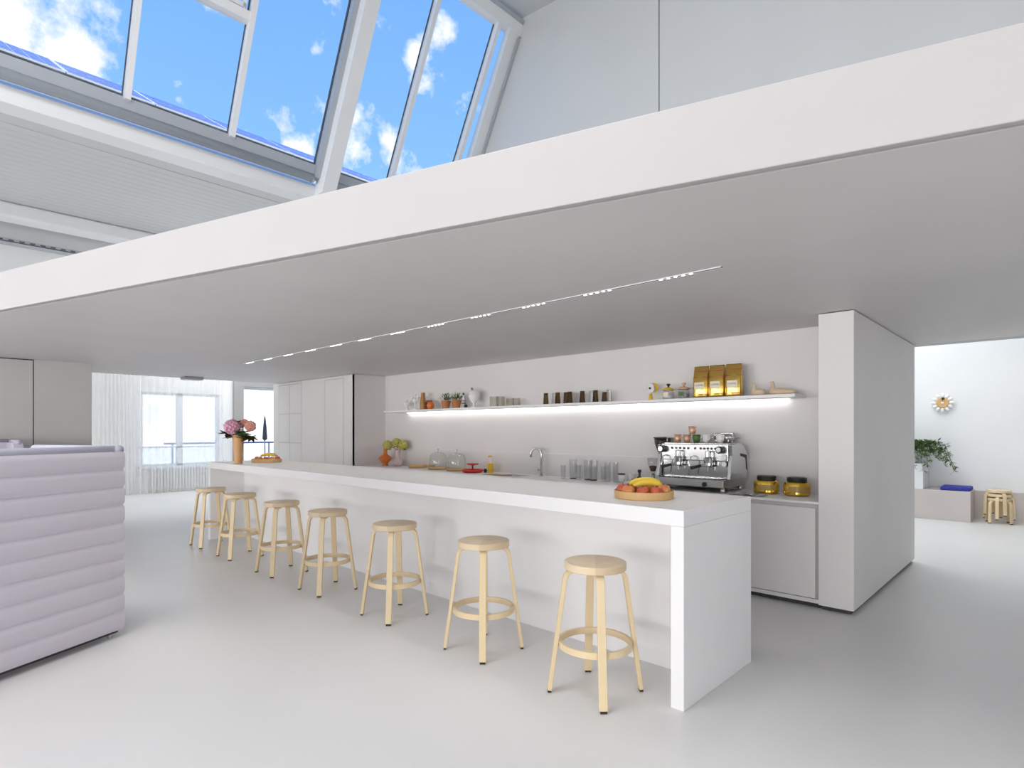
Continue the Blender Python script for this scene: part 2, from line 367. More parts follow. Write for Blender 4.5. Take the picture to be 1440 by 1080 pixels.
mull('wall_channel', YG - 0.05, YG - 0.004, 5.7, 8.95, 0.16, 0.20, M['alu'])
mull('top_rail', -12.1, YG - 0.006, Z1 - 0.02, Z1 + 0.14, -0.03, 0.13, M['frame'])
mull('top_gutter', -12.1, YG - 0.006, Z1 + 0.14, Z1 + 0.19, 0.0, 0.15, M['alu'])
mull('sill_rail', -12.1, 7.70, Z0 - 0.10, Z0 + 0.03, -0.04, 0.08, M['alu'])
# vent sash in one bay
tr = mull('transom', 1.96, 3.31, 7.32, 7.42, -0.02, 0.12, M['frame'])
v = mull('vent_sash', 2.06, 2.10, 7.42, Z1, 0.0, 0.08, M['frame']); v.parent = tr
v = mull('vent_sash', 3.21, 3.25, 7.42, Z1, 0.0, 0.08, M['frame']); v.parent = tr
v = mull('vent_sash', 2.06, 3.25, 7.45, 7.50, 0.0, 0.08, M['frame']); v.parent = tr
ys = [-12.1] + MY[:12] + [4.75, 6.10, 7.42, 7.72]
for a, b in zip(ys[:-1], ys[1:]): mull('pane', a, b, Z0, Z1, 0.02, 0.028, M['pane'])
# roller blind tubes under the sill
for (a, b, lab) in ((-12.1, 4.70, 'long grey roller blind tube under the skylight sill, left of the white post'), (5.06, 7.6, 'short grey roller blind tube right of the white skylight post')):
    t = thing('roller_blind', lab, 'blind', (gx(5.80) + 0.05, a, 5.80))
    MB().tube([(0, 0, 0), (0, b - a, 0)], 0.075, 16).build('blind_tube', M['alu'], t, smooth=True)
    MB().box(-0.05, 0.06, 0.1, b - a - 0.1, 0.075, 0.10).build('blind_slot', M['darkframe'], t)
    MB().box(-0.06, 0.06, b - a - 0.02, b - a + 0.01, -0.08, 0.10).build('end_bracket', M['alu'], t)
# valley beam, flat soffit of the next bay, second beam
struct(MB().box(-9.62, -9.28, -12.1, YG, 5.50, 5.72).build('trim_2', M['frame'], bevel=0.01), 'white beam below the skylight')
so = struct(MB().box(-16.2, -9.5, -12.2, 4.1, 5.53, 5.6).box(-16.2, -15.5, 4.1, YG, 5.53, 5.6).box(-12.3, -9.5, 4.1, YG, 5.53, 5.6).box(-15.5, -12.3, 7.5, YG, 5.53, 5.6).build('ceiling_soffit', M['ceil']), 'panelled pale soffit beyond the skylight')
MB().box(-15.5, -12.3, 4.1, 7.5, 5.56, 5.6).build('added_roof_panel', M['porcelain'], so)  # solid panel added above the fill light near the curtains
for i in range(18):
    x1 = -9.95 - i * 0.186
    MB().box(x1 - 0.18, x1, -12.1, (4.1 if x1 < -12.2 else YG - 0.02), 5.518, 5.53).build('soffit_board', M['ceil'], so)
struct(MB().box(-13.75, -13.33, -12.2, 4.1, 5.26, 5.53).build('trim_3', M['frame'], bevel=0.05, seg=4), 'second white beam under the soffit')
ct = thing('cable_tray', 'perforated grey cable tray under the soffit', 'cable tray', (-14.75, -6.5, 5.14))
MB().box(-0.15, 0.15, 0, 10.4, 0, 0.012).build('tray_base', M['alu'], ct)
MB().box(0.138, 0.15, 0, 10.4, 0.0, 0.07).build('tray_side', M['alu'], ct); MB().box(-0.15, -0.138, 0, 10.4, 0, 0.07).build('tray_side', M['alu'], ct)
hs = MB()
for i in range(64): hs.box(0.149, 0.152, 0.1 + i * 0.16, 0.18 + i * 0.16, 0.02, 0.045)
hs.build('perforation', M['darkframe'], ct, kind='stuff')
# ---- window wall with curtained window and glazed door
ww = MB().box(XW - 0.2, XW, -12.2, 3.80, 0, 5.53).box(XW - 0.2, XW, 3.80, 5.59, 0, 0.63).box(XW - 0.2, XW, 3.80, 5.59, 2.45, 5.53)
ww.box(XW - 0.2, XW, 5.59, 6.18, 0, 5.53).box(XW - 0.2, XW, 6.18, 7.9, 2.70, 5.53).box(XW - 0.2, XW, 7.9, 13, 0, 5.53)
struct(ww.build('wall_window', M['white']), 'white end wall with curtained window')
w1 = thing('window_1', 'window behind sheer curtains', 'window'); w1['kind'] = 'structure'; del w1['category']
for y0, y1 in ((3.80, 3.86), (4.60, 4.74), (5.53, 5.59)): MB().box(XW - 0.14, XW - 0.06, y0, y1, 0.63, 2.45).build('window_frame', M['frame'], w1)
for z0, z1 in ((0.63, 0.69), (1.08, 1.12), (2.39, 2.45)): MB().box(XW - 0.14, XW - 0.06, 3.86, 5.53, z0, z1).build('window_frame', M['frame'], w1)
for y0, y1 in ((3.86, 4.60), (4.74, 5.53)): MB().box(XW - 0.105, XW - 0.095, y0, y1, 0.69, 2.39).build('pane', M['pane'], w1)
MB().box(XW - 0.02, XW + 0.12, 3.75, 5.64, 0.60, 0.635).build('window_sill', M['white'], w1)
d2 = thing('door_2', 'glazed terrace door in a grey surround', 'door'); d2['kind'] = 'structure'; del d2['category']
MB().box(XW, XW + 0.10, 5.93, 6.18, 0, 5.0).build('surround', M['surround'], d2)
MB().box(XW, XW + 0.10, 6.18, 7.95, 2.70, 5.0).build('surround', M['surround'], d2)
for y0, y1 in ((6.18, 6.24), (7.84, 7.9)): MB().box(XW - 0.14, XW - 0.06, y0, y1, 0, 2.70).build('door_frame', M['frame'], d2)
MB().box(XW - 0.14, XW - 0.06, 6.24, 7.84, 2.64, 2.70).build('door_frame', M['frame'], d2)
MB().box(XW - 0.105, XW - 0.095, 6.24, 7.84, 0.02, 2.64).build('pane', M['pane'], d2)
# outside: terrace, railing, closed parasol
struct(MB().box(-60, XW - 0.2, -30, 40, -0.2, -0.05).build('terrace', M['pave']), 'sunlit terrace outside')
t = thing('terrace_railing', 'blue topped railing on the terrace outside the glass door', 'railing', (-18.6, 5.0, -0.05))
MB().box(-0.03, 0.03, 0, 6, 1.16, 1.21).build('rail', mat('rail_blue', (0.12, 0.17, 0.45), 0.4), t)
for i in range(5): MB().box(-0.02, 0.02, 0.2 + i * 1.4, 0.24 + i * 1.4, 0, 1.16).build('post', M['alu'], t)
t = thing('parasol', 'closed dark parasol standing on the terrace', 'parasol', (-18.2, 7.72, -0.05))
MB().tube([(0, 0, 0), (0, 0, 2.0)], 0.02).build('pole', M['alu'], t); MB().lathe([(0.17, 0), (0.20, 0.05), (0.03, 0.07)]).build('base', M['alu'], t)
MB().lathe([(0.02, 1.25), (0.075, 1.30), (0.055, 1.65), (0.02, 1.98), (0.0, 2.05)], seg=10).build('canopy', M['darkframe'], t)
# neighbouring roof with solar panels
sl = math.tan(math.radians(30)); XV, ZV = -9.62, 5.86
def roof_pt(s, y, h=0.0):       # s metres up the slope
    return (XV - s * math.cos(math.radians(30)) + h * 0.5, y, ZV + s * 0.5 + h * 0.866)
def roof_box(s0, s1, y0, y1, h0, h1):
    return MB().add([roof_pt(s, y, h) for h in (h0, h1) for y in (y0, y1) for s in (s0, s1)], [(0, 1, 3, 2), (4, 6, 7, 5), (0, 4, 5, 1), (2, 3, 7, 6), (0, 2, 6, 4), (1, 5, 7, 3)])
struct(roof_box(0.0, 7.05, -7, 22, -0.15, 0.0).build('roof_neighbour', M['alu']), 'neighbouring metal roof beyond the skylight')
pan = None
rowname = ('top', 'lower')
k = 0
for j, (s0, s1) in enumerate(((5.95, 6.95), (4.90, 5.90))):
    for i in range(9):
        y0 = -0.96 + i * 1.51
        t = thing('solar_panel', '%s blue solar panel from the left, %s row on the roof outside the skylight' % (('first', 'second', 'third', 'fourth', 'fifth', 'sixth', 'seventh', 'eighth', 'ninth')[i], rowname[j]), 'solar panel', group='solar panels on the roof outside')
        roof_box(s0, s1, y0, y0 + 1.49, 0.08, 0.115).build('frame', M['frame'], t)
        c = MB()
        for a in range(6):
            for b in range(2):
                q = roof_box(s0 + 0.03 + b * 0.475, s0 + 0.49 + b * 0.475, y0 + 0.03 + a * 0.2395, y0 + 0.255 + a * 0.2395, 0.116, 0.12); c.add(q.v, q.f)
        c.build('cells', M['solar'], t)
# room behind: far wall, side, roof with rooflight opening
struct(MB().box(-12.1, 8.2, YA, YA + 0.2, 0, 5.4).build('wall_far', M['white']), 'bright white wall of the room behind')
struct(MB().box(-12.1, -6.0, YG, YA, 0, 5.4).build('wall_annex', M['white']), 'side wall of the room behind')
ra = MB().box(-12.1, 8.2, YG + 0.2, 8.5, 5.3, 5.45).box(-12.1, -4.7, 8.5, YA, 5.3, 5.45).box(-0.5, 8.2, 8.5, YA, 5.3, 5.45).box(-4.7, -0.5, 12.3, YA, 5.3, 5.45)
ra = struct(ra.build('ceiling_annex', M['white']), 'ceiling of the room behind with a rooflight')
MB().box(-4.7, -0.5, 8.5, 12.3, 5.36, 5.42).build('added_roof_panel', M['porcelain'], ra)  # solid infill; the area light below stands in for its daylight

# ================================================================== BAR
t = thing('bar_counter', 'long white plastered bar counter with waterfall ends', 'counter', (-5.0, 2.846, 0))
MB().box(-3.5594, 3.5481, 0.0, 0.924, 0.985, 1.0735).build('counter_top', M['bar'], t, bevel=0.004)
MB().box(3.4716, 3.5481, 0.0, 0.924, 0.0, 0.985).build('end_panel', M['bar'], t, bevel=0.003)
MB().box(-3.5594, -3.4829, 0.0, 0.924, 0.0, 0.985).build('end_panel', M['bar'], t, bevel=0.003)
MB().box(-3.4829, 3.4716, 0.456, 0.56, 0.0, 0.985).build('front_panel', M['bar'], t)
# ceiling light channel with clusters of five spots
t = thing('ceiling_light', 'slim recessed light channel with clusters of small spots above the bar', 'ceiling light', (-5.0, 3.3665, ZC))
MB().box(-3.65, 3.529, -0.011, 0.011, -0.004, 0.001).build('channel', M['darkframe'], t)
MB().box(-3.65, 3.529, 0.011, 0.016, -0.006, 0.001).build('channel_edge', M['white'], t)
MB().box(-3.65, 3.529, -0.016, -0.011, -0.006, 0.001).build('channel_edge', M['white'], t)
spot_me = None
for c in range(12):
    xc = -1.774 - 0.6065 * c
    for q in range(5):
        o = MB().lathe([(0.0, -0.007), (0.0095, -0.007), (0.011, -0.001)], seg=10).build('spot', M['led'], t) if spot_me is None else bpy.data.objects.new('spot', spot_me)
        if spot_me is None: spot_me = o.data
        else: COL.objects.link(o); o.parent = t
        o.location = (xc + 5.0 + (q - 2) * 0.052, 0, 0)
    sp = bpy.data.lights.new('bar_spot', 'SPOT'); sp.energy = 10; sp.spot_size = math.radians(75); sp.spot_blend = 0.6; sp.shadow_soft_size = 0.05; sp.color = (1, 0.96, 0.92)
    so_ = bpy.data.objects.new('bar_spot', sp); COL.objects.link(so_); so_.location = (xc, 3.3665, ZC - 0.02)
# small ceiling flaps left
t = thing('ceiling_speaker', 'small grey box under the slab edge by the curtain', 'fixture', (-11.5, 3.55, ZC - 0.05))
MB().box(-0.12, 0.12, -0.16, 0.16, 0, 0.05).build('housing', M['alu'], t, bevel=0.008); MB().box(-0.1, 0.1, -0.14, 0.14, -0.006, 0).build('grille', M['slab'], t)

# ================================================================== BACK COUNTER, TALL UNIT, SHELF
ZK = 0.90
t = thing('worktop', 'thin pale worktop along the back wall', 'worktop', (-5.15, 5.273, ZK - 0.02))
MB().box(-3.68, 3.679, 0, 0.635, 0, 0.02).build('worktop_slab', M['bar'], t, bevel=0.003)
MB().box(-0.65, 0.0, 0.16, 0.50, 0.0201, 0.0205).build('sink_rim', M['steel'], t)
t = thing('base_cabinet', 'pale flush base cabinets under the back worktop', 'cabinet', (-5.15, 5.273, 0))
MB().box(-3.675, 3.679, 0.03, 0.62, 0.045, ZK - 0.021).build('body', M['grey_cement'], t)
MB().box(-3.675, 3.679, 0.05, 0.60, 0.0, 0.045).build('plinth', M['gap'], t)
MB().box(-3.675, 3.679, 0.0, 0.03, 0.045, 0.078).build('base_rail', M['plaster'], t)
for i in range(6):
    x0 = -3.68 + i * 1.2235
    MB().box(x0 + 0.006, x0 + 1.2165, 0.0, 0.028, 0.084, 0.846).build('door', M['plaster'], t, bevel=0.002)
t = thing('tall_cabinet', 'full height pale joinery wall with flush square doors', 'cabinet', (-12.0, 5.273, 0))
MB().box(0.02, 3.138, 0.02, YG - 5.273 - 0.17, 0, ZC - 0.003).build('body', M['grey_cement'], t)
def tp(x0, x1, z0, z1, n): MB().box(x0 + 12 + 0.006, x1 + 12 - 0.006, 0, 0.02, z0 + 0.006, z1 - 0.006).build(n, M['plaster'], t)
tp(-12.006, -11.75, 0.08, ZC, 'filler_panel'); tp(-11.75, -10.742, 2.435, ZC, 'filler_panel')
for a, b in ((-11.75, -11.247), (-11.247, -10.742)):
    for z0, z1 in ((0.08, 0.68), (0.68, 1.265), (1.265, 1.847), (1.847, 2.435)): tp(a, b, z0, z1, 'door')
tp(-10.742, -9.818, 0.08, ZC, 'filler_panel'); tp(-9.818, -9.161, 0.08, 2.435, 'door'); tp(-9.818, -9.161, 2.435, ZC, 'filler_panel'); tp(-9.161, -8.824, 0.08, ZC, 'filler_panel')
MB().box(0.0, 3.17, 0.0, 0.02, 0.0, 0.08).build('plinth', M['plaster'], t)
MB().box(3.14, 3.17, 0.0, 0.70, 0.0, ZC - 0.003).build('side_panel', M['plaster'], t)
t = thing('wall_shelf', 'long thin white wall shelf lit from below', 'shelf', (-5.0, 5.60, 1.815))
MB().box(-3.40, 3.24, 0.0, 0.319, 0.0, 0.03).build('shelf_board', M['bar'], t, bevel=0.003)
MB().box(-3.1, 3.1, 0.272, 0.292, -0.008, -0.0005).build('led_strip', M['ledstrip'], t)
area('shelf_led', (-5.0, 5.885, 1.807), (0, 0, 0), 6.2, 0.012, 7.5, (1, 0.98, 0.96))

# ================================================================== STOOLS
def make_stool(h=0.75, foot=0.187, ring=True, rs=0.178, name='bar_stool', knee=0.985):
    t = thing(name, 'x', 'stool')
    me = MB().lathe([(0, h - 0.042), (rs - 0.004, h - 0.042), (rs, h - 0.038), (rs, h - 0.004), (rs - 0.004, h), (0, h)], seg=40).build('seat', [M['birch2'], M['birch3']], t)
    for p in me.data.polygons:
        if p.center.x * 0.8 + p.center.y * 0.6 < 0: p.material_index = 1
    smooth_by_angle(me, 40)
    zt = h - 0.052
    for sx in (-1, 1):
        for sy in (-1, 1):
            d = Vector((sx, sy, 0)).normalized(); fr = foot * math.sqrt(2)
            pts = [d * 0.06 + Vector((0, 0, zt))]
            rt = rs * knee; rb = 0.055
            for k in range(7):
                a = PI / 2 * k / 6 * 0.93
                pts.append(d * (rt - rb + rb * math.sin(a)) + Vector((0, 0, zt - rb + rb * math.cos(a))))
            pts.append(d * fr + Vector((0, 0, 0.012)))
            l = MB().strip(pts, d.cross(Vector((0, 0, 1))), 0.046, 0.024).build('leg', M['birch'], t, bevel=0.003, seg=1)
            MB().strip([d * fr + Vector((0, 0, 0.013)), d * (fr + 0.001) + Vector((0, 0, 0))], d.cross(Vector((0, 0, 1))), 0.036, 0.02).build('foot_pad', M['black'], l)
    if ring:
        r = 0.212
        rg = MB().lathe([(r - 0.018, 0.262), (r, 0.262), (r, 0.298), (r - 0.018, 0.298), (r - 0.018, 0.262)], seg=48, cap=False).build('foot_ring', M['birch'], t)
        smooth_by_angle(rg, 40)
    return t
stool = make_stool()
SX = [-1.94, -2.875, -3.93, -5.02, -6.0, -7.12, -8.09]
lab = ['birch bar stool nearest the camera, beside the bar end panel', 'second birch bar stool from the right end of the bar', 'third birch bar stool from the right end of the bar',
       'middle birch bar stool, fourth in the row', 'third birch bar stool from the far left end of the bar', 'second birch bar stool from the far left end of the bar', 'farthest birch bar stool, leftmost, near the curtain']
for i, x in enumerate(SX):
    o = stool if i == 0 else copy_tree(stool)
    o.location = (x, 2.725, 0); tag(o, lab[i], 'stool', 'bar stools along the counter')
# low stools stacked in the room behind
low = make_stool(0.41, 0.136, False, 0.160, 'stacking_stool', 1.14)
ll = ['lowest birch stool of the stack beside the bench', 'middle birch stool of the stack beside the bench', 'topmost birch stool of the stack beside the bench']
for i in range(3):
    o = low if i == 0 else copy_tree(low)
    o.location = (-0.72, 12.25, i * 0.066); o.rotation_euler = (0, 0, 0.2 + i * 0.52); tag(o, ll[i], 'stool', 'low stools stacked by the bench')

# ================================================================== SOFAS
def sofa(name, label, loc, rz, sgn, length):
    t = thing(name, label, 'sofa', loc, rz)
    Hs = 1.38; n = 10; z0 = 0.05
    def panel(nm, a, b, axis, thick, bulge_out):
        # quilted upright panel: horizontal channels; axis 'x' runs along x from a to b, 'y' along y
        prof = []
        rows = n * 6
        for k in range(rows + 1):
            z = z0 + (Hs - 0.03 - z0) * k / rows; ph = (k % 6) / 6
            prof.append((-(0.010 * max(0, math.sin(PI * ph)) ** 0.3) if k % 6 else 0.004, z))
        poly = prof + [(thick, Hs - 0.03), (thick, z0)]
        m = MB(); nn = len(poly); vs = []; ends = (a + 0.012, a, b, b - 0.0)
        for s_ in (a, b):
            for (dx, z) in poly:
                vs.append((s_, dx * bulge_out, z) if axis == 'x' else (dx * bulge_out, s_, z))
        fs = [tuple(range(nn)), tuple(range(2 * nn - 1, nn - 1, -1))] + [(i, (i + 1) % nn, nn + (i + 1) % nn, nn + i) for i in range(nn)]
        o = m.add(vs, fs).build(nm, M['lilac'], t); smooth_by_angle(o, 28); return o
    y = sgn
    p = panel('back_panel', 0.0, length, 'x', 0.085, y)
    MB().tube([(-0.005, 0.035 * y, Hs - 0.02), (length, 0.035 * y, Hs - 0.018)], 0.033, 12).build('piping', M['lilac2'], p, smooth=True)
    wp = panel('side_panel', 0.0 if sgn > 0 else -0.82, 0.82 if sgn > 0 else 0.0, 'y', 0.085, 1)
    MB().tube([(0.035, 0, Hs - 0.02), (0.035, 0.82 * y, Hs - 0.018)], 0.033, 12).build('piping', M['lilac2'], wp, smooth=True)
    q = panel('side_panel', 0.0 if sgn > 0 else -0.82, 0.82 if sgn > 0 else 0.0, 'y', -0.085, 1); q.location = (length, 0, 0)
    MB().tube([(length - 0.035, 0, Hs - 0.02), (length - 0.035, 0.82 * y, Hs - 0.018)], 0.033, 12).build('piping', M['lilac2'], q, smooth=True)
    ya, yb = sorted((0.1 * y, 0.84 * y))
    MB().box(0.1, length - 0.1, ya, yb, 0.16, 0.32).build('seat_base', M['lilac'], t, bevel=0.02)
    for a, b in ((0.1, length / 2), (length / 2, length - 0.1)):
        MB().box(a + 0.005, b - 0.005, ya, yb, 0.32, 0.46).build('seat_cushion', M['lilac'], t, bevel=0.04, seg=3)
        y1, y2 = sorted((0.1 * y, 0.26 * y)); MB().box(a + 0.01, b - 0.01, y1, y2, 0.46, 0.90).build('back_cushion', M['lilac'], t, bevel=0.05, seg=3)
    for fx in (0.06, length - 0.06):
        for fy in (0.06 * y, 0.78 * y): MB().lathe([(0.018, 0.0), (0.018, 0.16)], (fx, fy, 0), 12).build('foot', M['chrome'], t)
    MB().box(0.03, length - 0.03, min(0.02 * y, 0.08 * y), max(0.02 * y, 0.08 * y), 0.03, 0.055).build('base_rail', M['black'], t)
    return t
sofa('sofa', 'high backed lilac quilted sofa in the left foreground', (-4.976, 1.076, 0), math.atan2(-0.876, 0.482), -1, 2.5)
sofa('sofa', 'second lilac sofa against the grey wall, mostly hidden', (-10.15, 0.95, 0), -PI / 2, 1, 2.0)

# ================================================================== CURTAINS, RADIATOR
def curtain(label, y0, y1, amp, folds, x):
    m = MB(); nseg = 160; zs = (0.012, 0.6, 1.4, 2.2, 3.0, 4.2)
    ph = random.random() * 6
    for k in range(nseg + 1):
        s_ = k / nseg; y = y0 + (y1 - y0) * s_
        a = amp * (0.55 + 0.45 * math.sin(7 * s_ + ph))
        dx = a * math.sin(2 * PI * folds * s_ + 1.3 * math.sin(5 * s_ + ph))
        for z in zs: m.v.append((x + dx * (1.15 - 0.08 * z), y + 0.006 * math.sin(9 * s_ + z), z))
    q = len(zs)
    for k in range(nseg):
        for j in range(q - 1): m.f.append((k * q + j, (k + 1) * q + j, (k + 1) * q + j + 1, k * q + j + 1))
    o = m.build('curtain', M['curtain'], None, smooth=True); return tag(o, label, 'curtain', 'sheer curtains at the end window')
curtain('dense gathered white sheer curtain left of the window', 2.3, 3.62, 0.07, 16, -15.72)
curtain('wide white sheer curtain hanging across the window', 3.69, 5.60, 0.055, 13, -15.70)
t = thing('radiator', 'white column radiator under the curtained window', 'radiator', (-15.88, 3.98, 0))
rm = None
for i in range(27):
    if rm is None:
        o = MB().tube([(0.03, 0, 0.10), (0.03, 0, 0.585)], 0.02, 8).tube([(-0.03, 0, 0.10), (-0.03, 0, 0.585)], 0.02, 8).box(-0.05, 0.05, -0.024, 0.024, 0.575, 0.60).box(-0.05, 0.05, -0.024, 0.024, 0.085, 0.11).build('section', M['rad'], t); rm = o.data
    else:
        o = bpy.data.objects.new('section', rm); COL.objects.link(o); o.parent = t
    o.location = (0, 0.03 + i * 0.068, 0)
for yy in (0.1, 1.75): MB().box(-0.11, -0.05, yy, yy + 0.03, 0.0, 0.5).build('bracket', M['rad'], t)

# ================================================================== BAR TOP: fruit trays, vase
ZB = 1.0735
def tray(label, loc, rx, ry, rz=0):
    t = thing('fruit_tray', label, 'tray', loc, rz)
    MB().lathe([(0.0, 0.0), (0.96, 0.0), (0.985, 0.004), (1.0, 0.048), (0.965, 0.05), (0.95, 0.014), (0.0, 0.014)], seg=48, sx=rx, sy=ry).build('tray_rim', M['tray'], t)
    smooth_by_angle(t.children[0], 35)
    return t
def apple(label, loc, r, m, tilt=0.0, grp=''):
    t = thing('apple', label, 'apple', loc, random.random() * 6, grp); t.rotation_euler = (tilt, 0, random.random() * 6)
    prof = [(0.0, 0.12), (0.25, 0.03), (0.55, 0.0), (0.85, 0.25), (1.0, 0.75), (0.98, 1.15), (0.75, 1.6), (0.42, 1.75), (0.18, 1.68), (0.0, 1.55)]
    MB().lathe([(a * r, b * r) for a, b in prof], seg=18).build('flesh', M[m], t, smooth=True)
    MB().tube([(0, 0, 1.5 * r), (0.03 * r, 0, 2.0 * r)], 0.05 * r, 6).build('stalk', M['stem'], t)
def banana(label, loc, rz, L_, r, grp, rx=0.0):
    t = thing('banana', label, 'banana', loc, rz, grp); t.rotation_euler = (rx, 0, rz)
    pts = []; rr = []
    for k in range(15):
        s_ = k / 14; a = (s_ - 0.5) * 1.5
        pts.append((math.sin(a) * L_ / 1.36, 0, r + L_ * 0.42 * (1 - math.cos(a)) * -1 + L_ * 0.11)); rr.append(r * (0.35 + 0.65 * math.sin(PI * min(1, max(0, s_ * 0.94 + 0.03))) ** 0.45))
    rr[-1] = rr[-2] = r * 0.3
    o = MB().tube(pts, rr, 10).build('peel', M['banana'], t, smooth=True)
    MB().tube([pts[-1], tuple(Vector(pts[-1]) + (Vector(pts[-1]) - Vector(pts[-2])) * 0.6)], r * 0.3, 8).build('stalk', M['stem'], t)
FR = (-1.925, 3.235, ZB)
tray('round pale wood fruit tray on the near end of the bar', FR, 0.187, 0.187)
fz = ZB + 0.0145; g = 'fruit in the near tray'
# camera-right vector ~ (.723,.691); camera-near vector ~ (.691,-.723)
def fp(r, n, z=0.0): return (FR[0] + 0.723 * r + 0.691 * n, FR[1] + 0.691 * r - 0.723 * n, fz + z)
apple('red and yellow apple at the left edge of the near fruit tray', fp(-0.112, 0.062), 0.040, 'apple2', 0.05, g)
apple('red apple behind the left edge of the near fruit tray', fp(-0.130, -0.028), 0.040, 'apple', 0.0, g)
apple('half red half yellow apple at the front of the near fruit tray', fp(-0.034, 0.116), 0.037, 'apple', 0.05, g)
apple('dark red apple at the front centre of the near fruit tray', fp(0.046, 0.118), 0.037, 'apple', 0.05, g)
apple('large orange yellow apple at the right of the near fruit tray', fp(0.113, 0.062), 0.041, 'apple2', 0.0, g)
apple('yellow green apple at the far right of the near fruit tray', fp(0.126, -0.026), 0.040, 'apple2', 0.05, g)
apple('red apple at the back of the near fruit tray', fp(-0.06, -0.108), 0.040, 'apple', 0.0, g)
apple('orange apple at the back right of the near fruit tray', fp(0.058, -0.108), 0.040, 'apple2', 0.0, g)
banana('upper ripe banana lying across the apples in the near tray', fp(0.015, -0.012, 0.052), 0.76, 0.21, 0.021, g)
banana('lower ripe banana tucked under the other in the near tray', fp(0.02, 0.036, 0.046), 0.76, 0.19, 0.02, g)
FR = (-7.84, 3.35, ZB)
tray('oval wood fruit tray on the far end of the bar by the vase', FR, 0.20, 0.155, 0.76); g = 'fruit in the far tray'
for i, (r, n, lb) in enumerate(((-0.13, 0.0, 'leftmost red apple in the far fruit tray'), (-0.06, 0.06, 'red apple left of centre in the far fruit tray'), (0.018, 0.068, 'orange red apple at front centre of the far fruit tray'), (0.098, 0.052, 'red apple right of centre in the far fruit tray'), (0.138, -0.03, 'rightmost orange apple in the far fruit tray'))):
    apple(lb, fp(r, n), 0.036, 'apple' if i % 2 == 0 else 'apple2', 0.05, g)
banana('front banana on top of the far fruit tray', fp(0.03, 0.022, 0.052), 0.76, 0.2, 0.019, g)
banana('rear banana on top of the far fruit tray', fp(0.03, -0.03, 0.056), 0.76, 0.2, 0.019, g)

def floret_ball(mb, c, r, n, s):
    c = Vector(c)
    for i in range(n):
        z = 1 - 2 * (i + 0.5) / n; a = i * 2.399963; q = math.sqrt(max(0, 1 - z * z))
        d = Vector((q * math.cos(a), q * math.sin(a), z)); rr = r * random.uniform(0.9, 1.05)
        u = d.cross(Vector((0.3, 0.5, 0.8))).normalized(); v_ = d.cross(u)
        an = random.random() * 3
        u2 = u * math.cos(an) + v_ * math.sin(an); v2 = d.cross(u2)
        p = c + d * rr
        for e in (u2, -u2, v2, -v2):
            w = d.cross(e); tip = p + e * s + d * s * 0.15
            mb.add([p - d * s * 0.3, p + e * s * 0.6 + w * s * 0.5, tip, p + e * s * 0.6 - w * s * 0.5], [(0, 1, 2, 3)])
    return mb
VX, VY = -7.77, 2.95
tag(MB().lathe([(0.0, 0.0), (0.05, 0.0), (0.052, 0.01), (0.054, 0.12), (0.062, 0.24), (0.072, 0.33), (0.075, 0.37), (0.068, 0.372), (0.06, 0.30), (0.045, 0.10), (0.0, 0.05)], seg=24).build('flower_vase', M['peachvase'], None, True, loc=(VX, VY, ZB)), 'tall tapered peach coloured vase on the far end of the bar', 'vase')
def bloom(name, label, m, r, n, off_, cat='flower'):
    t = thing(name, label, cat, (VX, VY, ZB + 0.06), 0, 'flowers in the peach vase')
    c = Vector(off_)
    b = MB().ball(tuple(c), r * 0.72, 14, 8); floret_ball(b, c, r * 0.86, n, r * 0.22); floret_ball(b, c, r * 0.97, n // 2, r * 0.2); b.build('flower_head', M[m], t)
    MB().tube([(0, 0, 0), (c.x * 0.12, c.y * 0.12, 0.29), tuple(c * 0.9)], 0.005, 6).build('stem', M['leaf'], t)
    lf = MB()
    for k in range(7):
        a = random.random() * 6.28; d = Vector((math.cos(a), math.sin(a), -0.25)) * 0.14
        lf.leaf(c * 0.8 + Vector((0, 0, -0.03)), d, 0.035, (0, 0, 1))
    lf.build('leaf', M['leaf'], t)
def vo(r, n, z): return (0.723 * r + 0.691 * n, 0.691 * r - 0.723 * n, z)
bloom('hydrangea', 'big pink hydrangea bloom in the peach vase', 'pink', 0.105, 150, vo(-0.055, 0.05, 0.42))
bloom('hydrangea', 'smaller peach pink bloom at the right of the vase', 'peach', 0.075, 110, vo(0.17, 0.03, 0.43))
bloom('hydrangea', 'dark red bloom at the back of the peach vase', 'peach', 0.055, 80, vo(0.06, -0.04, 0.475))
for i, (r, z, lb) in enumerate(((-0.17, 0.35, 'dark leafy sprig hanging at the left of the peach vase'), (-0.03, 0.50, 'dark leafy sprig rising above the pink bloom'), (0.10, 0.36, 'green leafy sprig at the front right of the peach vase'), (0.19, 0.30, 'drooping dark leafy sprig at the right of the peach vase'))):
    t = thing('leaf_sprig', lb, 'foliage', (VX, VY, ZB + 0.06), 0, 'flowers in the peach vase')
    e = Vector(vo(r, 0.02 if i != 2 else 0.07, z)); MB().tube([(0, 0, 0), (0, 0, 0.29), tuple(e)], 0.004, 6).build('stem', M['stem'], t)
    lf = MB()
    for k in range(26):
        a = random.random() * 6.28; d = Vector((math.cos(a), math.sin(a), random.uniform(-0.9, 0.5))).normalized() * random.uniform(0.07, 0.13)
        lf.leaf(Vector((0, 0, 0.30)).lerp(e, random.uniform(0.55, 1.05)), d, 0.032, (0.2, 0.1, 1))
    lf.build('leaves', M['darkleaf'] if i != 2 else M['leaf'], t)

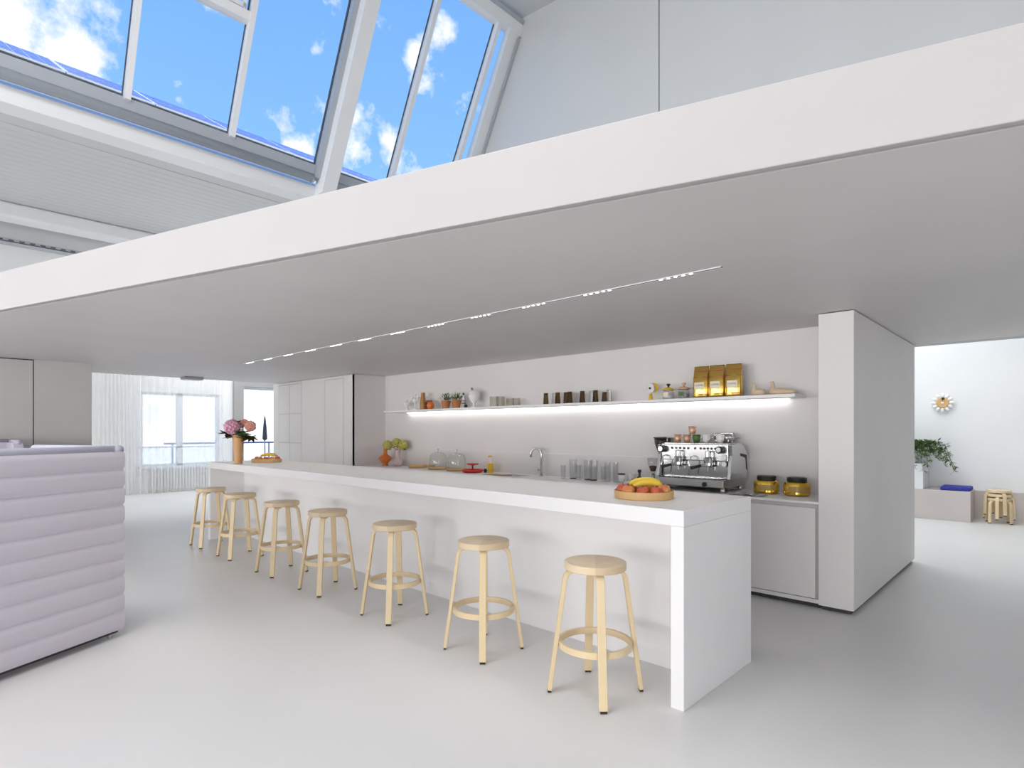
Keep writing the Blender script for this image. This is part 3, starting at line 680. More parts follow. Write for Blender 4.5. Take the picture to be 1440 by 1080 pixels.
# ================================================================== SHELF ITEMS
ZS = 1.845; YS = 5.76
def one(name, label, cat, mb, m, loc, smooth=True, group=None, rz=0, ang=None):
    o = mb.build(name, M[m], None, smooth, loc=loc); o.rotation_euler = (0, 0, rz)
    if ang: smooth_by_angle(o, ang)
    return tag(o, label, cat, group)
one('porcelain_bird', 'small white porcelain bird at the left end of the shelf', 'figurine', MB().lathe([(0.0, 0), (0.05, 0), (0.035, 0.03), (0.02, 0.06), (0.06, 0.09), (0.07, 0.12), (0.045, 0.15), (0.02, 0.16), (0.012, 0.185), (0.0, 0.19)], seg=18).tube([(0.03, 0, 0.13), (0.09, 0, 0.155)], [0.02, 0.006]), 'porcelain', (-7.95, YS, ZS))
t = thing('candle_holder', 'tall white porcelain candle holder with pale cups', 'candle holder', (-7.72, YS, ZS))
MB().lathe([(0, 0), (0.055, 0), (0.05, 0.02), (0.015, 0.04), (0.015, 0.12), (0.03, 0.13), (0.05, 0.16), (0.05, 0.18), (0.012, 0.17), (0.012, 0.25), (0.025, 0.26), (0.025, 0.29), (0.0, 0.28)], seg=18).build('stand', M['porcelain'], t, True)
for sx in (-1, 1): MB().tube([(0, 0, 0.15), (0.05 * sx, 0, 0.14), (0.075 * sx, 0, 0.19)], 0.009).lathe([(0.01, 0.185), (0.024, 0.2), (0.024, 0.225)], (0.075 * sx, 0, 0), 12).build('arm', M['porcelain'], t, True)
t = thing('wooden_toy', 'oak block figure with tower and bridge shapes on the shelf', 'toy', (-7.46, YS, ZS))
MB().box(-0.10, -0.01, -0.03, 0.03, 0, 0.10).build('block', M['oak'], t, bevel=0.004)
MB().add([(-0.10, -0.03, 0.10), (-0.015, -0.03, 0.10), (-0.015, 0.03, 0.10), (-0.10, 0.03, 0.10), (-0.07, -0.02, 0.28), (-0.025, -0.02, 0.28), (-0.025, 0.02, 0.28), (-0.07, 0.02, 0.28)], [(3, 2, 1, 0), (4, 5, 6, 7), (0, 1, 5, 4), (1, 2, 6, 5), (2, 3, 7, 6), (3, 0, 4, 7)]).build('tower', M['oak'], t)
MB().box(0.0, 0.03, -0.03, 0.03, 0, 0.12).box(0.11, 0.14, -0.03, 0.03, 0, 0.12).box(-0.01, 0.15, -0.03, 0.03, 0.12, 0.15).build('bridge', mat('walnut', (0.28, 0.10, 0.03), 0.5), t)
one('wooden_ball', 'round orange wooden ball on the shelf front', 'ball', MB().ball((0, 0, 0.062), 0.062, 18, 12), 'orange', (-7.24, YS - 0.06, ZS))
def potted(label, x, seed, ph, spread):
    random.seed(seed)
    t = thing('potted_herb', label, 'plant', (x, YS, ZS), 0, 'herbs in clay pots')
    p = MB().lathe([(0, 0), (0.052, 0), (0.068, 0.095), (0.075, 0.095), (0.077, 0.128), (0.066, 0.128), (0.06, 0.11), (0, 0.108)], seg=22).build('pot', M['terra'], t); smooth_by_angle(p, 35)
    lf = MB()
    for k in range(70):
        a = random.random() * 6.28; e = random.uniform(0.2, 1.45); b = Vector((math.cos(a) * math.cos(e), math.sin(a) * math.cos(e), math.sin(e)))
        q = Vector((0, 0, 0.12)) + b * random.uniform(0.03, ph) * Vector((spread, spread, 1)).length / 1.7
        lf.leaf(q, (b + Vector((random.uniform(-.5, .5), random.uniform(-.5, .5), random.uniform(-.1, .6)))).normalized() * random.uniform(0.03, 0.06), 0.010, (0.3, 0.2, 1))
    for k in range(9):
        a = random.random() * 6.28; e = random.uniform(0.4, 1.4); b = Vector((math.cos(a) * math.cos(e), math.sin(a) * math.cos(e), math.sin(e)))
        lf.tube([(0, 0, 0.11), tuple(Vector((0, 0, 0.12)) + b * ph)], 0.002, 4)
    lf.build('foliage', M['leaf'], t, kind='stuff')
potted('bushy green herb in a clay pot, left of the pair', -6.93, 3, 0.13, 0.7)
potted('bushy green herb in a clay pot, right of the pair', -6.68, 5, 0.125, 0.7)
t = thing('bottle', 'slim black and white banded bottle beside the white urn', 'bottle', (-6.52, YS, ZS))
MB().lathe([(0, 0), (0.033, 0), (0.034, 0.01), (0.032, 0.12), (0.012, 0.17), (0.011, 0.20), (0, 0.20)], seg=18).build('body', M['porcelain'], t, True)
for k in range(5): MB().lathe([(0.0335, 0.015 + k * 0.024), (0.0352, 0.02 + k * 0.024), (0.0335, 0.027 + k * 0.024)], seg=18, cap=False).build('band', M['black'], t)
MB().lathe([(0.012, 0.198), (0.013, 0.215), (0.006, 0.235), (0, 0.237)], seg=12).build('stopper', M['black'], t)
one('small_pot', 'tiny dark pot between the banded bottle and the urn', 'pot', MB().lathe([(0, 0), (0.022, 0), (0.026, 0.03), (0.018, 0.05), (0, 0.05)], seg=14), 'black', (-6.41, YS - 0.05, ZS))
t = thing('urn', 'white porcelain lidded urn on a foot', 'urn', (-6.28, YS, ZS))
MB().lathe([(0, 0), (0.055, 0), (0.05, 0.015), (0.02, 0.04), (0.022, 0.065), (0.065, 0.11), (0.085, 0.165), (0.086, 0.195), (0.08, 0.2), (0, 0.2)], seg=24).build('bowl', M['porcelain'], t, True)
MB().lathe([(0.088, 0.198), (0.086, 0.21), (0.06, 0.25), (0.02, 0.268), (0.008, 0.27), (0, 0.27)], seg=24).build('lid', M['porcelain'], t, True)
MB().tube([(-0.03, 0, 0.255), (-0.05, 0, 0.29), (-0.07, 0, 0.295)], [0.018, 0.016, 0.006]).build('finial', mat('brown_glaze', (0.3, 0.17, 0.12), 0.4), t, True)
def tumbler(mb, r0, r1, h, th=0.004):
    return mb.lathe([(0, 0), (r0, 0), (r1, h), (r1 - th, h), (r0 - th, 0.012), (0, 0.012)], seg=20)
def ribbed(mb, r, h, nrib=14):
    prof_n = nrib * 4; vs = []; fs = []
    for zz in (0, h):
        for k in range(prof_n):
            a = 2 * PI * k / prof_n; q = r * (1 + (0.05 if k % 4 in (1, 2) else -0.03)); vs.append((q * math.cos(a), q * math.sin(a), zz))
    fs = [(k, (k + 1) % prof_n, prof_n + (k + 1) % prof_n, prof_n + k) for k in range(prof_n)] + [tuple(range(prof_n - 1, -1, -1))]
    return mb.add(vs, fs)
for i, (x, r, h, lb) in enumerate(((-5.86, 0.06, 0.15, 'tall ribbed grey glass, leftmost of the ribbed glasses'), (-5.73, 0.055, 0.145, 'tall ribbed grey glass, second of the ribbed glasses'), (-5.54, 0.05, 0.108, 'low ribbed grey glass, left of the low pair'), (-5.42, 0.05, 0.108, 'low ribbed grey glass, right of the low pair'))):
    one('ribbed_glass', lb, 'glass', ribbed(MB(), r, h), 'greyglass', (x, YS, ZS), False, 'ribbed glasses on the shelf')
# smoked and clear tumblers, upside down
names = ['first', 'second', 'third', 'fourth', 'fifth', 'sixth', 'seventh', 'eighth', 'ninth', 'tenth', 'eleventh']
kinds = ['s', 'c', 's', 's', 's', 'c', 's', 'c', 's', 's', 'c']
for i in range(11):
    x = -4.87 + i * 0.0985; h = 0.15 if i not in (5, 9) else 0.125
    t = thing('tumbler', '%s upturned %s tumbler from the left in the shelf row' % (names[i], 'smoked' if kinds[i] == 's' else 'clear'), 'glass', (x, YS + (0.03 if i % 2 else -0.02), ZS), 0, 'tumblers in the shelf row')
    mm = M['smoke'] if kinds[i] == 's' else M['tumbler']
    o = MB().lathe([(0.038, 0), (0.028, h), (0, h), (0, h - 0.012), (0.025, h - 0.012), (0.034, 0)], seg=18, cap=False).build('glass', mm, t); smooth_by_angle(o, 40)
    MB().lathe([(0.0275, h - 0.014), (0.0288, h - 0.012), (0.0285, h + 0.001), (0.0, h + 0.001)], seg=18).build('base', M['beans'] if kinds[i] == 's' else M['tumbler'], t)
t = thing('daisy_ornament', 'white daisy shaped ornament with yellow disc and stand', 'ornament', (-3.34, YS, ZS), 0.75)
dm = MB()
for k in range(16):
    a = 2 * PI * k / 16; c_ = Vector((-0.02 + 0.045 * math.cos(a), -0.02, 0.135 + 0.045 * math.sin(a)))
    dm.ball(tuple(c_), 0.019, 8, 6)
dm.build('petals', M['porcelain'], t, True)
dsc = MB().lathe([(0.0, 0), (0.05, 0), (0.05, 0.02), (0, 0.02)], seg=20).build('disc', M['porcelain'], t)
dsc.rotation_euler = (PI / 2, 0, 0); dsc.location = (-0.02, -0.012, 0.135)
MB().ball((-0.02, -0.045, 0.135), 0.012, 10, 6).build('eye', M['black'], t, True)
o = MB().lathe([(0, 0), (0.055, 0), (0.055, 0.015), (0, 0.015)], seg=24).build('rear_disc', M['yellow'], t); o.rotation_euler = (PI / 2, 0, 0); o.location = (0.035, 0.025, 0.145)
MB().lathe([(0, 0), (0.03, 0), (0.022, 0.03), (0.014, 0.08), (0, 0.08)], seg=14).build('stand', M['yellow'], t, True)
def gjar(label, x, lidm, knobm, inm):
    t = thing('storage_jar', label, 'jar', (x, YS, ZS), 0, 'lidded glass jars on the shelf')
    o = MB().lathe([(0, 0), (0.058, 0), (0.062, 0.01), (0.062, 0.085), (0.05, 0.108), (0.047, 0.108), (0.058, 0.084), (0.058, 0.012), (0, 0.008)], seg=24).build('glass', M['tumbler'], t); smooth_by_angle(o, 40)
    MB().lathe([(0, 0.009), (0.054, 0.01), (0.054, 0.055), (0, 0.06)], seg=18).build('contents', M[inm], t, True)
    MB().lathe([(0.0, 0.107), (0.066, 0.107), (0.064, 0.118), (0.03, 0.135), (0, 0.137)], seg=24).build('lid', M[lidm], t, True)
    MB().lathe([(0.012, 0.135), (0.01, 0.15), (0.022, 0.16), (0.018, 0.175), (0, 0.178)], seg=14).build('knob', M[knobm], t, True)
    MB().box(-0.03, 0.03, -0.0635, -0.0615, 0.03, 0.08).build('print', M['leaf'] if inm == 'cloth' else M['label'], t)
gjar('glass jar with golden lid and black knob on the shelf', -3.12, 'yellow', 'black', 'porcelain')
gjar('glass jar with copper lid and green print on the shelf', -2.937, 'copper', 'copper', 'cloth')
def text_mesh(s_, size, m, parent, loc, rot):
    c = bpy.data.curves.new('lettering', 'FONT'); c.body = s_; c.size = size; c.align_x = 'CENTER'; c.extrude = 0.0005
    o = bpy.data.objects.new('lettering_src', c); COL.objects.link(o)
    dg = bpy.context.evaluated_depsgraph_get(); me = bpy.data.meshes.new_from_object(o.evaluated_get(dg))
    bpy.data.objects.remove(o); n = bpy.data.objects.new('lettering', me); me.materials.clear(); me.materials.append(m)
    COL.objects.link(n); n.parent = parent; n.location = loc; n.rotation_euler = rot; return n
bl = ['gold foil coffee bag, leftmost of three on the shelf', 'gold foil coffee bag, middle of three on the shelf', 'gold foil coffee bag, rightmost of three on the shelf']
for i, x in enumerate((-2.735, -2.565, -2.39)):
    t = thing('coffee_bag', bl[i], 'bag', (x, YS + 0.0, ZS), 0.10 if i < 2 else 0.16, 'gold coffee bags on the shelf')
    m = MB(); rows = [(0.0, 0.078, 0.05), (0.02, 0.082, 0.055), (0.10, 0.083, 0.058), (0.18, 0.082, 0.052), (0.25, 0.080, 0.035), (0.295, 0.079, 0.010), (0.337, 0.078, 0.005)]
    nseg = 20
    for (z, a, b) in rows:
        for k in range(nseg):
            an = 2 * PI * k / nseg; ca, sa = math.cos(an), math.sin(an)
            sq = max(abs(ca), abs(sa)) ** 0.75
            m.v.append((a * ca / sq, b * sa / sq + 0.004 * math.sin(3 * an + z * 30), z))
    for r_ in range(len(rows) - 1):
        for k in range(nseg): m.f.append((r_ * nseg + k, r_ * nseg + (k + 1) % nseg, (r_ + 1) * nseg + (k + 1) % nseg, (r_ + 1) * nseg + k))
    m.f.append(tuple(range(nseg - 1, -1, -1))); m.f.append(tuple((len(rows) - 1) * nseg + k for k in range(nseg)))
    m.build('foil', M['gold'], t, True)
    for z, q in ((0.035, 0.060), (0.215, 0.050), (0.280, 0.0205)):
        def prm(zz):
            for (z_a, a1, b1), (z_b, a2, b2) in zip(rows[:-1], rows[1:]):
                if z_a <= zz <= z_b:
                    f_ = (zz - z_a) / (z_b - z_a); return a1 + (a2 - a1) * f_ + 0.0008, b1 + (b2 - b1) * f_ + 0.0012
        st_ = MB()
        for zz in (z, z + 0.006):
            a, b = prm(zz)
            for k in range(nseg):
                an = 2 * PI * k / nseg; ca, sa = math.cos(an), math.sin(an); sq = max(abs(ca), abs(sa)) ** 0.75
                st_.v.append((a * ca / sq, b * sa / sq + 0.004 * math.sin(3 * an + zz * 30), zz))
        for k in range(nseg): st_.f.append((k, (k + 1) % nseg, nseg + (k + 1) % nseg, nseg + k))
        st_.build('stripe', M['redline'], t)
    MB().box(-0.055, 0.045, -0.0625, -0.058, 0.09, 0.165).build('label_plate', M['label'], t)
    text_mesh('COFFEE', 0.024, M['navy'], t, (-0.005, -0.0635, 0.125), (PI / 2, 0, 0))
def wbird(label, x, L_, rz):
    o = MB().tube([(-0.052, 0, 0.03), (-0.05, 0, 0.05), (-0.045, 0, 0.09), (-0.05, 0, 0.125), (-0.062, 0, 0.13)], [0.03, 0.028, 0.018, 0.014, 0.004], 12)
    o.lathe([(0, 0), (0.8, 0.0), (1.0, 0.35), (0.9, 0.8), (0.5, 1.0), (0, 1.02)], (0, 0, 0), 20, sx=0.075, sy=0.035)
    o.v = [(x_, y_, z_ if z_ <= 0.131 and abs(x_) < 0.2 and z_ < 0.14 and False else z_) for x_, y_, z_ in o.v]
    return o
def bird(label, x, tail):
    m = MB().tube([(-0.055, 0, 0.03), (-0.05, 0, 0.06), (-0.047, 0, 0.10), (-0.055, 0, 0.125), (-0.075, 0, 0.128)], [0.033, 0.026, 0.018, 0.015, 0.003], 12)
    m.tube([(-0.085, 0, 0.035), (-0.06, 0, 0.036), (-0.02, 0, 0.037), (0.03, 0, 0.034), (tail * 0.7, 0, 0.028), (tail, 0, 0.026)], [0.012, 0.03, 0.036, 0.034, 0.02, 0.004], 14)
    return one('wooden_bird', label, 'figurine', m, 'palewood', (x, YS - 0.02, ZS), True, 'wooden birds on the shelf', 0.0)
bird('small pale wooden bird beside the coffee bags', -2.13, 0.06); bird('long tailed pale wooden bird at the right end of the shelf', -1.955, 0.17)

# ================================================================== BACK COUNTER ITEMS
YC = 5.72
o = one('orange_vase', 'orange vase with wide belly and narrow neck on the back counter', 'vase', MB().lathe([(0, 0), (0.05, 0), (0.05, 0.012), (0.035, 0.03), (0.10, 0.10), (0.115, 0.125), (0.10, 0.15), (0.045, 0.19), (0.032, 0.22), (0.036, 0.38), (0.042, 0.395), (0.034, 0.395), (0.028, 0.22), (0, 0.2)], seg=28), 'orange', (-8.50, YC - 0.02, ZK), True)
o = one('pink_vase', 'pale pink bulbous vase holding yellow flowers', 'vase', MB().lathe([(0, 0), (0.06, 0), (0.085, 0.04), (0.085, 0.09), (0.05, 0.13), (0.04, 0.16), (0.045, 0.26), (0.055, 0.28), (0.045, 0.28), (0.035, 0.16), (0, 0.13)], seg=24), 'pinkvase', (-8.20, YC + 0.03, ZK), True)
for i, (dx, dz, r, lb) in enumerate(((-0.13, 0.36, 0.09, 'yellow green bloom at the left of the pink vase'), (0.02, 0.40, 0.085, 'yellow green bloom rising in the middle of the pink vase'), (0.13, 0.36, 0.09, 'yellow green bloom at the right of the pink vase'))):
    t = thing('flower', lb, 'flower', (-8.20, YC + 0.03, ZK + 0.14), 0, 'flowers in the pink vase')
    c_ = Vector((dx * 0.95, dx * 0.55 - 0.05, dz - 0.14)); b = MB().ball(tuple(c_), r * 0.7, 10, 6); floret_ball(b, c_, r * 0.9, 60, r * 0.28); b.build('flower_head', M['yellowbloom'], t)
    MB().tube([(0, 0, 0), (0, 0, 0.14), tuple(c_)], 0.004, 5).build('stem', M['leaf'], t)
    lf = MB()
    for k in range(6):
        a = random.random() * 6.28; lf.leaf(c_ + Vector((0, 0, -0.05)), Vector((math.cos(a), math.sin(a), -0.5)) * 0.07, 0.025, (0, 0, 1))
    lf.build('leaf', M['darkleaf'], t)
o = one('wooden_board', 'low round wooden board left of the glass domes', 'board', MB().lathe([(0, 0), (0.14, 0), (0.15, 0.012), (0.15, 0.045), (0.142, 0.052), (0, 0.05)], seg=30), 'tray', (-7.60, YC, ZK), False, ang=35)
o = one('wooden_bowl', 'small wooden bowl next to the left glass dome', 'bowl', MB().lathe([(0, 0), (0.05, 0), (0.075, 0.05), (0.07, 0.052), (0.045, 0.012), (0, 0.01)], seg=22), 'tray', (-7.33, YC + 0.06, ZK), True)
for i, (x, lb) in enumerate(((-7.05, 'glass dome on a wooden plate, left of the pair'), (-6.60, 'glass dome on a wooden plate, right of the pair'))):
    t = thing('cake_dome', lb, 'cake dome', (x, YC - 0.02, ZK), 0, 'glass cake domes on the back counter')
    b = MB().lathe([(0, 0), (0.15, 0), (0.165, 0.015), (0.16, 0.03), (0, 0.03)], seg=32).build('plate', M['tray'], t); smooth_by_angle(b, 30)
    pr = [(0.135, 0.031), (0.135, 0.17), (0.128, 0.205), (0.105, 0.24), (0.07, 0.262), (0.03, 0.27), (0.0, 0.272)]
    MB().lathe(pr + [(0.0, 0.269), (0.03, 0.267), (0.068, 0.259), (0.103, 0.237), (0.125, 0.203), (0.132, 0.17), (0.132, 0.031)], seg=32, cap=False).build('dome', M['glass'], t, True)
    MB().tube([(0, 0, 0.27), (0, 0, 0.305)], 0.004, 8).ball((0, 0, 0.312), 0.012, 10, 6).build('knob', M['steel'], t, True)
t = thing('cake_stand', 'red enamel cake stand with a smaller raised dish', 'cake stand', (-6.16, YC - 0.10, ZK))
b = MB().lathe([(0, 0), (0.13, 0), (0.155, 0.02), (0.155, 0.045), (0.14, 0.045), (0.13, 0.022), (0, 0.02)], seg=32).build('dish', M['red'], t); smooth_by_angle(b, 35)
MB().lathe([(0.012, 0.02), (0.012, 0.10), (0.03, 0.105), (0.085, 0.115), (0.088, 0.13), (0.0, 0.122)], seg=26).build('top_dish', M['red'], t, True)
t = thing('pump_bottle', 'yellow pump bottle beside the red cake stand', 'bottle', (-5.93, YC + 0.04, ZK))
b = MB().lathe([(0, 0), (0.042, 0), (0.044, 0.01), (0.044, 0.12), (0.036, 0.135), (0, 0.135)], seg=22).build('body', M['yellow'], t); smooth_by_angle(b, 40)
MB().tube([(0, 0, 0.13), (0, 0, 0.225)], 0.009, 8).build('pump_stem', M['porcelain'], t); MB().box(-0.045, 0.02, -0.014, 0.014, 0.222, 0.245).build('pump_head', M['yellow'], t, bevel=0.004)
one('black_knob_pot', 'small black pot leaning by the yellow bottle', 'pot', MB().lathe([(0, 0), (0.02, 0), (0.024, 0.03), (0.015, 0.055), (0, 0.055)], seg=14), 'black', (-6.00, YC + 0.0, ZK))
t = thing('tap', 'brushed steel gooseneck kitchen tap', 'tap', (-5.0, YC + 0.08, ZK))
MB().lathe([(0, 0), (0.026, 0), (0.026, 0.006), (0.02, 0.01), (0.018, 0.012)], seg=18).build('base', M['steel'], t)
pts = [(0, 0, 0.0), (0, 0, 0.27)] + [(-0.075 + 0.075 * math.cos(a), -0.02 * (1 - math.cos(a)), 0.29 + 0.075 * math.sin(a)) for a in [PI * k / 10 for k in range(11)]] + [(-0.15, -0.04, 0.25)]
MB().tube(pts, 0.016, 12).build('spout', M['steel'], t, True)
MB().tube([(0, 0, 0.075), (-0.045, -0.02, 0.085)], 0.013, 10).build('lever', M['steel'], t, True)
one('chopping_board', 'thin pale wooden board lying beside the sink', 'board', MB().box(-0.13, 0.13, -0.08, 0.08, 0, 0.012), 'palewood', (-5.52, 5.56, ZK + 0.002), False)
for i, (x, r, h, tall) in enumerate(((-4.55, 0.034, 0.17, 0), (-4.43, 0.05, 0.245, 1), (-4.31, 0.034, 0.18, 0), (-4.20, 0.052, 0.245, 1), (-4.08, 0.052, 0.245, 1), (-3.97, 0.036, 0.17, 0), (-3.88, 0.04, 0.235, 0), (-3.80, 0.034, 0.23, 0))):
    lb = ['small clear glass, first from the left by the tap', 'tall clear glass with dark base, second in the row', 'slim clear glass between two tall dark based glasses', 'tall clear glass with dark base, fourth in the row', 'tall clear glass with dark base, fifth in the row', 'short clear glass, sixth in the row by the tap', 'tall plain clear glass, seventh in the row', 'slim clear glass at the right end by the white cups'][i]
    t = thing('drinking_glass', lb, 'glass', (x, YC - 0.02 + 0.05 * (i % 2), ZK), 0, 'drinking glasses on the back counter')
    o = tumbler(MB(), r * 0.85, r, h).build('glass', M['tumbler'], t); smooth_by_angle(o, 40)
    if tall: MB().lathe([(0, 0.0005), (r * 0.84, 0.001), (r * 0.845, 0.012), (0, 0.0125)], seg=20).build('base', M['darkframe'], t)
for i, (x, lb) in enumerate(((-3.70, 'white espresso cup with dark rim right of the glasses'), (-3.555, 'white espresso cup stack beside the grinder'))):
    t = thing('cup', lb, 'cup', (x, YC, ZK), 0, 'white cups on the back counter')
    MB().lathe([(0, 0), (0.03, 0), (0.038, 0.05), (0.042, 0.10), (0.038, 0.10), (0.034, 0.05), (0, 0.01)], seg=20).build('body', M['porcelain'], t, True)
    if i == 0: MB().lathe([(0.0425, 0.09), (0.044, 0.10), (0.0425, 0.106), (0.036, 0.106)], seg=20, cap=False).build('rim', M['darkframe'], t)
    else: MB().lathe([(0.0, 0.08), (0.03, 0.08), (0.042, 0.112), (0.038, 0.112), (0, 0.09)], seg=20).build('upper_cup', M['porcelain'], t, True)
    MB().tube([(0.038, 0, 0.08), (0.062, 0, 0.07), (0.058, 0, 0.04), (0.034, 0, 0.03)], 0.005, 6).build('handle', M['porcelain'], t, True)
t = thing('coffee_tamper', 'black coffee tamper standing on a dark knock box', 'tamper', (-3.38, YC - 0.13, ZK))
MB().box(-0.07, 0.07, -0.06, 0.06, 0, 0.07).build('knock_box', M['black'], t, bevel=0.008)
MB().lathe([(0, 0.07), (0.032, 0.07), (0.03, 0.085), (0.012, 0.095), (0.012, 0.13), (0.022, 0.15), (0.018, 0.17), (0, 0.172)], seg=16).build('tamper_handle', M['black'], t, True)
t = thing('coffee_grinder', 'coffee grinder with black hopper and glass funnel', 'grinder', (-3.22, YC + 0.04, ZK))
MB().box(-0.075, 0.075, -0.02, 0.14, 0, 0.03).build('base', M['steel'], t, bevel=0.006)
MB().lathe([(0.05, 0.03), (0.06, 0.10), (0.06, 0.28), (0.05, 0.33), (0, 0.33)], (0, 0.07, 0), 20).build('body', M['steel'], t, True)
MB().lathe([(0.03, 0.33), (0.05, 0.36), (0.085, 0.46), (0.09, 0.52), (0, 0.52)], (0, 0.05, 0), 24).build('hopper', M['black'], t, True)
MB().lathe([(0, 0.52), (0.10, 0.52), (0.10, 0.532), (0, 0.535)], (0, 0.05, 0), 24).build('hopper_lid', M['darkframe'], t)
MB().lathe([(0.015, 0.13), (0.03, 0.15), (0.058, 0.24), (0.06, 0.30), (0.056, 0.30), (0.054, 0.24), (0.026, 0.155)], (-0.045, -0.08, 0), 20, cap=False).build('dosing_funnel', M['tumbler'], t, True)
MB().lathe([(0, 0.15), (0.026, 0.155), (0.045, 0.21), (0, 0.22)], (-0.045, -0.08, 0), 16).build('ground_coffee', M['beans'], t, True)
MB().tube([(-0.045, -0.08, 0.03), (-0.045, -0.08, 0.13)], 0.02, 12).build('funnel_stand', M['steel'], t, True)
# espresso machine
t = thing('espresso_machine', 'chrome two group espresso machine on the back counter', 'coffee machine', (-2.69, 5.45, ZK))
def mp(n, mb, m, bev=0.0, sm=False, par=None):
    o = mb.build(n, M[m], par if par else t, sm, bevel=bev); return o
mp('body', MB().box(-0.36, 0.36, 0.06, 0.43, 0.11, 0.46), 'steel', 0.02)
mp('drip_tray', MB().box(-0.37, 0.35, -0.06, 0.42, 0.045, 0.125), 'steel', 0.008)
gr = mp('drip_grille', MB().box(-0.34, 0.32, -0.045, 0.06, 0.125, 0.131), 'darkframe')
for k in range(12): mp('grille_bar', MB().box(-0.335 + k * 0.055, -0.31 + k * 0.055, -0.043, 0.058, 0.131, 0.134), 'chrome', par=gr)
# shaped side cheeks (hexagonal outline like the photo)
for sx in (-1, 1):
    ch = MB(); poly = [(-0.02, 0.13), (0.03, 0.36), (0.02, 0.46), (0.30, 0.47), (0.44, 0.34), (0.44, 0.24), (0.38, 0.13)]
    xx = (0.365, 0.40) if sx > 0 else (-0.40, -0.365); n_ = len(poly)
    ch.add([(xx[0], y, z) for y, z in poly] + [(xx[1], y, z) for y, z in poly], [tuple(range(n_ - 1, -1, -1)), tuple(range(n_, 2 * n_))] + [(i, (i + 1) % n_, n_ + (i + 1) % n_, n_ + i) for i in range(n_)])
    c_ = mp('side_panel', ch, 'chrome', 0.006)
    xs = 0.402 if sx > 0 else -0.402
    mp('handle_slot', MB().add([(xs, 0.22, 0.38), (xs, 0.38, 0.36), (xs, 0.40, 0.20), (xs, 0.37, 0.22), (xs, 0.35, 0.33), (xs, 0.22, 0.355)], [(0, 1, 2, 3, 4, 5)]), 'black', par=c_)
mp('front_panel', MB().box(-0.36, 0.36, 0.03, 0.06, 0.30, 0.47), 'steel', 0.01)
mp('splash_panel', MB().box(-0.35, 0.35, 0.052, 0.062, 0.13, 0.30), 'chrome')
mp('cup_tray', MB().box(-0.34, 0.34, 0.06, 0.40, 0.46, 0.478), 'chrome', 0.004)
mp('cup_rail', MB().tube([(0.33, 0.10, 0.478), (0.33, 0.10, 0.53), (0.33, 0.38, 0.53), (-0.33, 0.38, 0.53), (-0.33, 0.10, 0.53), (-0.33, 0.10, 0.478)], 0.006, 8), 'chrome', 0, True)
for x in (-0.345, 0.33):
    for y in (-0.03, 0.38): mp('foot', MB().lathe([(0, 0), (0.022, 0), (0.024, 0.02), (0.018, 0.05)], (x, y, 0), 14), 'chrome', 0, True)
for x in (-0.14, 0.18):
    gh = mp('group_head', MB().lathe([(0, 0.285), (0.042, 0.285), (0.045, 0.33), (0.03, 0.345), (0.03, 0.40), (0, 0.41)], (x, -0.02, 0), 20).box(x - 0.022, x + 0.022, -0.02, 0.05, 0.31, 0.39), 'chrome', 0, False)
    mp('portafilter', MB().lathe([(0, 0.24), (0.03, 0.245), (0.038, 0.26), (0.038, 0.285)], (x, -0.02, 0), 18).tube([(x, -0.02, 0.262), (x - 0.05, -0.075, 0.258)], 0.012, 8).tube([(x, -0.02, 0.245), (x, -0.02, 0.205)], 0.009, 8), 'chrome', 0, False, gh)
    mp('portafilter_handle', MB().tube([(x - 0.05, -0.075, 0.258), (x - 0.12, -0.15, 0.235)], [0.013, 0.017], 10), 'black', 0, True, gh)
for i, x in enumerate((-0.335, 0.29)):
    kb = mp('steam_knob', MB().tube([(x, 0.03, 0.415), (x, -0.03, 0.415)], 0.036, 18), 'black', 0.003)
    mp('knob_cap', MB().tube([(x, -0.03, 0.415), (x, -0.04, 0.415)], 0.024, 18), 'chrome', 0, False, kb)
for k in range(11):
    x = -0.235 + k * 0.045 if k < 5 else (0.02 if k == 5 else 0.04 + (k - 5) * 0.038)
    mp('button', MB().tube([(x, 0.03, 0.425), (x, 0.022, 0.425)], 0.011, 12), 'darkframe')
for z in (0.34, 0.275):
    gd = mp('pressure_gauge', MB().tube([(0.325, 0.045, z), (0.325, 0.01, z)], 0.028, 18), 'chrome'); mp('gauge_face', MB().tube([(0.325, 0.01, z), (0.325, 0.007, z)], 0.022, 18), 'porcelain', 0, False, gd)
for x in (-0.30, 0.01): mp('steam_wand', MB().tube([(x, 0.03, 0.35), (x, -0.05, 0.34), (x - 0.01, -0.06, 0.25), (x - 0.02, -0.05, 0.16)], 0.007, 8), 'chrome', 0, True)
mp('drain_knob', MB().tube([(0.16, -0.06, 0.075), (0.16, -0.075, 0.075)], 0.022, 14), 'black')
cols = ['copper', 'copper', 'leaf', 'porcelain', 'porcelain', 'copper']
cl = ['copper brown cup, leftmost on top of the espresso machine', 'second copper brown cup on top of the espresso machine', 'green cup in the middle on top of the espresso machine', 'white cup right of the green cup on the espresso machine', 'white cup with handle, rightmost on the espresso machine', 'copper brown cup stacked above the others on the espresso machine']
